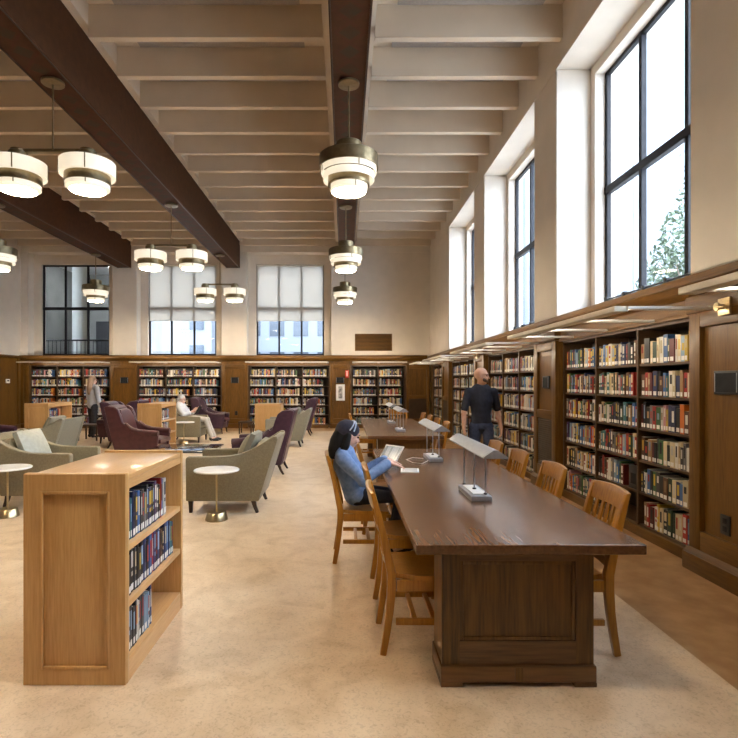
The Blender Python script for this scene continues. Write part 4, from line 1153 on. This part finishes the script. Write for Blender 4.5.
def hand(mb, w, d, n, thumb, curl=.5, sc=1.0):
    """w wrist, d finger direction, n palm normal, thumb side vector: palm, four bent unequal fingers, thumb off the side"""
    w, d, n = V(w), V(d).normalized(), V(n); n = (n - d * n.dot(d)).normalized(); s = d.cross(n)
    if s.dot(V(thumb)) < 0: s = -s
    Mx = Matrix((tuple(d) + (0,), tuple(s) + (0,), tuple(n) + (0,), (0, 0, 0, 1))).transposed()
    mb.ball(w + d * .045 * sc, (.054 * sc, .041 * sc, .016 * sc), 14, Mx)
    mb.tube([w - d * .02, w + d * .03 * sc], [.026 * sc, .026 * sc], 12, flat=(1, .75))
    for k, (ln, off) in enumerate(((.070, .030), (.079, .010), (.073, -.011), (.056, -.030))):
        b = w + d * (.078 - .004 * abs(k - 1)) * sc + s * off * sc
        a1, a2 = curl * .6, curl * 1.5
        k1 = b + (d * math.cos(a1) + n * math.sin(a1)) * ln * .55 * sc
        k2 = k1 + (d * math.cos(a2) + n * math.sin(a2)) * ln * .50 * sc
        limb(mb, [b - d * .02, b, k1, k2], [.0092 * sc, .0092 * sc, .0084 * sc, .0070 * sc])
    t0 = w + d * .022 * sc + s * .030 * sc
    t1 = t0 + (d * .75 + s * .65 + n * .25).normalized() * .038 * sc
    t2 = t1 + (d * .95 + s * .15 + n * .3).normalized() * .030 * sc
    limb(mb, [t0 - s * .012, t0, t1, t2], [.013 * sc, .013 * sc, .0105 * sc, .008 * sc])
def head_M(c, yaw, pitch):
    return Matrix.Translation(V(c)) @ Matrix.Rotation(yaw, 4, 'Z') @ Matrix.Rotation(pitch, 4, 'Y')
def head(mb, Hm):
    def e(c, r): mb.ball(Hm @ V(c), r, 16, Hm.to_3x3().to_4x4())
    e((-.012, 0, .028), (.096, .076, .094)); e((.022, 0, -.035), (.066, .060, .080)); e((.048, 0, -.088), (.034, .034, .024))
    e((.070, 0, .030), (.024, .056, .018)); e((.068, .034, -.028), (.024, .022, .026)); e((.068, -.034, -.028), (.024, .022, .026))
    limb(mb, [Hm @ V(p) for p in ((.080, 0, .022), (.098, 0, -.010), (.106, 0, -.026))], [.010, .012, .0145])
    e((.084, 0, -.058), (.013, .024, .008)); e((.082, 0, -.071), (.013, .021, .008))
    for s in (-1, 1): e((-.005, s * .078, -.012), (.020, .009, .032))
def eyes(Hm, parent):
    for s in (-1, 1):
        MB().ball(Hm @ V((.079, s * .031, .006)), (.011, .012, .0085), 12, Hm.to_3x3().to_4x4()).build('eye', M['eye'], parent)
        MB().tube([Hm @ V((.088, s * .016, .026)), Hm @ V((.090, s * .032, .031)), Hm @ V((.080, s * .050, .026))], [.004, .005, .003], 6).build('eyebrow', M['hairblack'], parent)

def person(label, loc, rz, J, skin, shirt, trousers, shoe, sleeves='short', voxel=.0075, hem=.0, loose=1.0, k=1.0):
    """J holds joints in local metres, forward +x, left +y"""
    t = thing('person', label, 'person', loc, rz)
    j = {k: V(v) for k, v in J.items() if k not in ('yaw', 'pitch', 'hand_l', 'hand_r')}
    b = MB()
    pel, chest, neck, hd = j['pelvis'], j['chest'], j['neck'], j['head']
    Hm = head_M(hd, J['yaw'], J['pitch'])
    head(b, Hm)
    limb(b, [neck - (hd - neck) * .25, neck, hd + (neck - hd) * .25], [.062, .056, .054])
    up = (chest - pel).normalized()
    lat = (j['sh_l'] - j['sh_r']).normalized()
    fw = lat.cross(up).normalized()
    Tm = Matrix((tuple(fw) + (0,), tuple(lat) + (0,), tuple(up) + (0,), (0, 0, 0, 1))).transposed()
    sw = (j['sh_l'] - j['sh_r']).length / 2
    tor = [(pel - up * .03, .10 * k, .155 * k), (pel + (chest - pel) * .45, .098 * k, .142 * k), (chest, .115 * k, sw * .86), (chest + (neck - chest) * .62, .085 * k, sw * .80)]
    def torso(mb, g, first=0, drop=0):
        for i, (c, rx, ry) in enumerate(tor):
            mb.ball(c, (rx + g, ry + g, .13), 16, Tm)
        for (c0, a0, b0), (c1, a1, b1) in zip(tor, tor[1:]):
            for q in range(1, 4):
                f = q / 4
                mb.ball(c0.lerp(c1, f), (a0 + (a1 - a0) * f + g, b0 + (b1 - b0) * f + g, .11), 16, Tm)
        if drop: mb.ball(pel - up * drop + fw * .02, (.125 * k + g, .185 * k + g, .115 * k), 16, Tm)
    torso(b, 0)
    for s in 'lr':
        limb(b, [j['sh_' + s], j['el_' + s], j['wr_' + s]], [.052, .040, .027])
        h = J['hand_' + s]
        hand(b, j['wr_' + s], *h)
        limb(b, [j['hip_' + s], j['kn_' + s], j['an_' + s]], [.082 * k, .055 * k, .038 * k])
        a = j['an_' + s]; tdir = (j['toe_' + s] - a); tdir.z = 0; tdir.normalize()
        limb(b, [a + V((0, 0, -.02)), a + tdir * .12 + V((0, 0, -.045))], [.036, .026])
    body = fused('body', b, skin, t, voxel)
    eyes(Hm, body)
    c = MB(); g = .012 * loose
    torso(c, g, drop=hem)
    for s in 'lr':
        sh, el, wr = j['sh_' + s], j['el_' + s], j['wr_' + s]
        limb(c, [chest.lerp(sh, .6) + up * .05, sh], [.055 * k + g, .053 * k + g])
        if sleeves == 'long': limb(c, [sh, el, el.lerp(wr, .92)], [.060 * k + g, .048 * k + g, .036 * k + g])
        elif sleeves == 'rolled': limb(c, [sh, el, el.lerp(wr, .55)], [.062 + g, .052 + g, .046 + g])
        else: limb(c, [sh, sh.lerp(el, .85)], [.053 * k + g, .048 * k + g])
    fused('shirt', c, shirt, t, .009, 5)
    c = MB()
    c.ball(pel - up * .03, (.118 * k, .165 * k, .12 * k), 16, Tm)
    for s in 'lr':
        hp, kn, an = j['hip_' + s], j['kn_' + s], j['an_' + s]
        limb(c, [pel.lerp(hp, .6), hp, kn, kn.lerp(an, .93)], [.10 * k, .096 * k, .070 * k, .056 * k])
    fused('trousers', c, trousers, t, .010, 5)
    for s in 'lr':
        a = j['an_' + s]; td = j['toe_' + s] - a; td.z = 0; td.normalize(); ls = V((-td.y, td.x, 0))
        Mx = Matrix((tuple(td) + (0,), tuple(ls) + (0,), (0, 0, 1, 0), (0, 0, 0, 1))).transposed()
        c = MB(); z = V((a.x, a.y, a.z))
        c.ball(z + td * -.02 + V((0, 0, -.03)), (.055, .044, .055), 14, Mx); c.ball(z + td * .07 + V((0, 0, -.048)), (.085, .047, .038), 14, Mx); c.ball(z + td * .13 + V((0, 0, -.055)), (.065, .045, .029), 14, Mx)
        fused('shoe', c, shoe, t, .008, 3)
    return t, body, Hm

# walking man
J = dict(pelvis=(0, 0, .95), chest=(.0, 0, 1.26), neck=(.005, 0, 1.485), head=(.03, 0, 1.625), yaw=1.15, pitch=.05,
         sh_l=(-.01, .185, 1.40), sh_r=(.01, -.185, 1.40), el_l=(-.06, .255, 1.12), el_r=(.02, -.25, 1.12), wr_l=(.04, .275, .88), wr_r=(.10, -.27, .88),
         hip_l=(0, .09, .90), hip_r=(0, -.09, .90), kn_l=(.13, .09, .50), kn_r=(.02, -.09, .49), an_l=(.12, .09, .085), an_r=(-.24, -.09, .13), toe_l=(.3, .1, .03), toe_r=(-.05, -.1, .03),
         hand_l=((.15, .02, -1), (0, -1, 0), (1, 0, 0), .6), hand_r=((.2, -.02, -1), (0, 1, 0), (1, 0, 0), .6))
t, body, Hm = person('bald man in a navy shirt and jeans walking along the wall bookcases', (1.97, 7.62, 0), -PI / 2, J, M['skin'], M['navy'], M['jeans'], M['blackcloth'], k=.92)
c = MB()
for k in range(9):
    a = -1.25 + 2.5 * k / 8
    c.ball(Hm @ V((.028 + .052 * math.cos(a), .058 * math.sin(a), -.072 + .02 * abs(math.sin(a)))), (.020, .018, .028), 10)
fused('beard', c, M['beard'], t, .008, 4)

# seated person in blue at the tablet
J = dict(pelvis=(-.055, 0, .62), chest=(-.115, 0, .81), neck=(-.13, 0, .965), head=(-.095, 0, 1.07), yaw=.35, pitch=.30,
         sh_l=(-.14, .150, .895), sh_r=(-.15, -.150, .895), el_l=(.03, .20, .72), el_r=(.03, -.21, .71), wr_l=(.245, .12, .842), wr_r=(.25, -.09, .842),
         hip_l=(-.02, .085, .555), hip_r=(-.02, -.085, .555), kn_l=(.365, .09, .535), kn_r=(.365, -.08, .535), an_l=(.30, .10, .10), an_r=(.285, -.06, .10), toe_l=(.5, .1, .03), toe_r=(.45, -.08, .03),
         hand_l=((1, .05, -.25), (0, 0, -1), (0, -1, 0), .2), hand_r=((1, .12, -.25), (0, 0, -1), (0, 1, 0), .2))
t, body, Hm = person('person in a blue shirt and striped dark cap seated at a tablet', (.135, 4.69, -.004), 0, J, M['skinfair'], M['denim'], M['navy'], M['blackcloth'], 'long', hem=.07, loose=1.3, k=.88)
H3 = Hm.to_3x3().to_4x4()
c = MB(); c.ball(Hm @ V((-.022, 0, .05)), (.108, .092, .088), 16, H3); c.ball(Hm @ V((-.06, 0, .03)), (.075, .085, .085), 16, H3)
fused('cap', c, M['cap'], t, .008, 4)
for a, rr, w in ((.25, 1.02, .006), (.75, 1.02, .006)):
    pts = []
    for k in range(17):
        th = PI * k / 16
        p = V((-.022 + .02 * math.cos(a) + .108 * math.sin(a) * math.sin(th) * .6 - .03, .098 * math.cos(th), .045 + .094 * math.sin(th)))
        pts.append(Hm @ (p + V((.05 - a * .07, 0, 0))))
    MB().tube(pts, w, 8).build('cap_band', M['stripe'], t)
c = MB()
limb(c, [Hm @ V(p) for p in ((-.065, 0, .0), (-.085, 0, -.08), (-.095, 0, -.15), (-.09, 0, -.20))], [.072, .070, .056, .040], )
limb(c, [Hm @ V(p) for p in ((-.03, .075, .0), (-.03, .082, -.09), (-.05, .085, -.18))], [.03, .036, .026])
limb(c, [Hm @ V(p) for p in ((-.03, -.075, .0), (-.03, -.082, -.09), (-.05, -.085, -.18))], [.03, .036, .026])
fused('hair', c, M['hairblack'], t, .009, 4)

# white-haired reader in the armchair
J = dict(pelvis=(.02, 0, .65), chest=(-.10, 0, .81), neck=(-.15, 0, .99), head=(-.10, 0, 1.085), yaw=-.10, pitch=.30,
         sh_l=(-.13, .185, .92), sh_r=(-.13, -.185, .92), el_l=(.03, .22, .70), el_r=(.03, -.22, .70), wr_l=(.22, .12, .78), wr_r=(.22, -.12, .78),
         hip_l=(.06, .09, .592), hip_r=(.06, -.09, .592), kn_l=(.54, .10, .56), kn_r=(.54, -.10, .56), an_l=(.72, .10, .105), an_r=(.70, -.08, .105), toe_l=(.95, .1, .03), toe_r=(.95, -.1, .03),
         hand_l=((.5, -.2, .55), (0, -1, .1), (1, 0, .4), .5), hand_r=((.5, .2, .55), (0, 1, .1), (1, 0, .4), .5))
t, body, Hm = person('white-haired reader in a white shirt holding a dark book in an armchair', (-4.12, 13.8, 0), 0, J, M['skinfair'], M['whitecloth'], M['khaki'], M['blackcloth'], 'rolled', voxel=.009)
H3 = Hm.to_3x3().to_4x4()
c = MB(); c.ball(Hm @ V((-.03, 0, .052)), (.098, .086, .083), 16, H3); c.ball(Hm @ V((-.06, 0, .0)), (.062, .08, .08), 16, H3)
fused('hair', c, M['hairgrey'], t, .009, 4)
bk = thing('open_book', 'dark open book held up by the white-haired reader', 'book', (-3.76, 13.8, .80), 0)
for s in (-1, 1):
    Mx = Matrix.Rotation(.5, 4, 'Y') @ Matrix.Rotation(s * .25, 4, 'Z')
    MB().box(.0, .008, min(0, s * .15), max(0, s * .15), -.10, .12, M=Mx).build('cover', M['plaqueface'], bk, smooth=0)
    MB().box(-.011, -.0005, min(s * .003, s * .143), max(s * .003, s * .143), -.095, .115, M=Mx).build('page_block', M['pages'], bk, smooth=0)

# standing woman browsing
J = dict(pelvis=(0, 0, .94), chest=(.0, 0, 1.24), neck=(.0, 0, 1.45), head=(.02, 0, 1.585), yaw=.15, pitch=.0,
         sh_l=(0, .17, 1.375), sh_r=(0, -.17, 1.375), el_l=(.05, .225, 1.10), el_r=(.0, -.235, 1.10), wr_l=(.20, .20, .93), wr_r=(.06, -.255, .86),
         hip_l=(0, .085, .89), hip_r=(0, -.085, .89), kn_l=(.03, .085, .49), kn_r=(.0, -.085, .49), an_l=(.0, .09, .085), an_r=(-.03, -.09, .085), toe_l=(.2, .1, .03), toe_r=(.17, -.1, .03),
         hand_l=((.8, -.1, -.5), (0, -1, 0), (0, 0, 1), .5), hand_r=((.15, 0, -1), (0, 1, 0), (1, 0, 0), .5))
t, body, Hm = person('long-haired woman in a grey sweater and black trousers browsing shelves', (-7.0, 14.75, 0), PI / 2 - .5, J, M['skinfair'], M['greyknit'], M['blackcloth'], M['blackcloth'], 'long', voxel=.009, loose=1.6)
H3 = Hm.to_3x3().to_4x4()
c = MB(); c.ball(Hm @ V((-.028, 0, .048)), (.104, .090, .088), 16, H3)
limb(c, [Hm @ V(p) for p in ((-.07, 0, .02), (-.10, 0, -.10), (-.125, 0, -.24), (-.135, 0, -.36))], [.075, .082, .075, .045])
fused('hair', c, M['hairbrown'], t, .009, 4)

# tablet and what lies by it
def screen_mat():
    m, nt, b = newmat('tablet screen')
    tc = nd(nt, 'ShaderNodeTexCoord')
    br = nd(nt, 'ShaderNodeTexBrick'); br.inputs['Scale'].default_value = 14; br.inputs['Color1'].default_value = (.40, .42, .44, 1); br.inputs['Color2'].default_value = (.10, .11, .12, 1); br.inputs['Mortar'].default_value = (.45, .47, .48, 1)
    br.inputs['Mortar Size'].default_value = .05
    nt.links.new(tc.outputs['Object'], br.inputs['Vector'])
    nt.links.new(br.outputs[0], b.inputs['Emission Color']); b.inputs['Emission Strength'].default_value = .28
    b.inputs['Base Color'].default_value = (.02, .02, .02, 1); b.inputs['Roughness'].default_value = .15
    return m
M['screen'] = screen_mat()
tb = thing('tablet', 'white-rimmed tablet propped up on the table before the person in blue', 'tablet', (.4125, 5.10, .772), 0)
u = V((.155, -.20, 0)).normalized(); w_ = V((.085, .066, .145)).normalized(); n_ = u.cross(w_)
if n_.y > 0: n_ = -n_
Mx = Matrix((tuple(u) + (0,), tuple(-n_) + (0,), tuple(w_) + (0,), (0, 0, 0, 1))).transposed()
MB().box(-.127, .127, -.004, .004, .002, .186, M=Mx).build('shell', M['white'], tb, bevel=.003)
MB().box(-.112, .112, -.006, -.0035, .018, .170).build('screen', M['screen'], tb, smooth=0).matrix_local = Mx
MB().prism([(.005, .03), (.010, .03), (.055, -.075), (.05, -.075)], 'x', -.08, .08).xf(Mx @ Matrix.Translation((0, 0, .10))).build('kickstand', M['black'], tb, smooth=0)
# keyboard sheet and disc on the table
t = thing('white_keyboard', 'slim white keyboard under the hand of the person in blue', 'keyboard', (.565, 4.63, .7605), -.12)
MB().box(-.07, .09, -.08, .12, 0, .008).build('case', M['white'], t, bevel=.003)
MB().box(-.055, .075, -.068, .108, .0081, .0105).build('key_field', M['marble'], t, smooth=0)

# ------------------------------------------------------------------ camera, daylight
cam = bpy.data.cameras.new('camera'); co = bpy.data.objects.new('camera', cam); COL.objects.link(co)
co.location = (0, 0, 1.54); co.rotation_euler = (PI / 2, 0, 0)
cam.sensor_width = 36; cam.lens = 530 / 738 * 36; cam.shift_x = 25 / 738; cam.shift_y = 13 / 738
cam.clip_end = 300; SC.camera = co

wd = bpy.data.worlds.new('overcast sky'); SC.world = wd; wd.use_nodes = True
nt = wd.node_tree; bg = nt.nodes['Background']
tc = nd(nt, 'ShaderNodeTexCoord'); sp = nd(nt, 'ShaderNodeSeparateXYZ'); nt.links.new(tc.outputs['Generated'], sp.inputs[0])
rp = ramp(nt, [(.0, (.55, .55, .55)), (.5, (.74, .85, 1.0)), (1.0, (.80, .89, 1.0))])
mr = nd(nt, 'ShaderNodeMapRange'); mr.inputs['From Min'].default_value = -1; mr.inputs['From Max'].default_value = 1
nt.links.new(sp.outputs['Z'], mr.inputs['Value']); nt.links.new(mr.outputs[0], rp.inputs[0]); nt.links.new(rp.outputs[0], bg.inputs['Color'])
bg.inputs['Strength'].default_value = 5.5
SC.view_settings.view_transform = 'Standard'; SC.view_settings.look = 'None'
SC.view_settings.exposure = 1.5; SC.view_settings.gamma = 1.0; SC.view_settings.use_curve_mapping = False
try:
    SC.cycles.use_denoising = True
    SC.cycles.max_bounces = 10; SC.cycles.diffuse_bounces = 5; SC.cycles.transparent_max_bounces = 12
    SC.cycles.sample_clamp_indirect = 8.0
    SC.cycles.use_light_tree = True
except Exception:
    pass
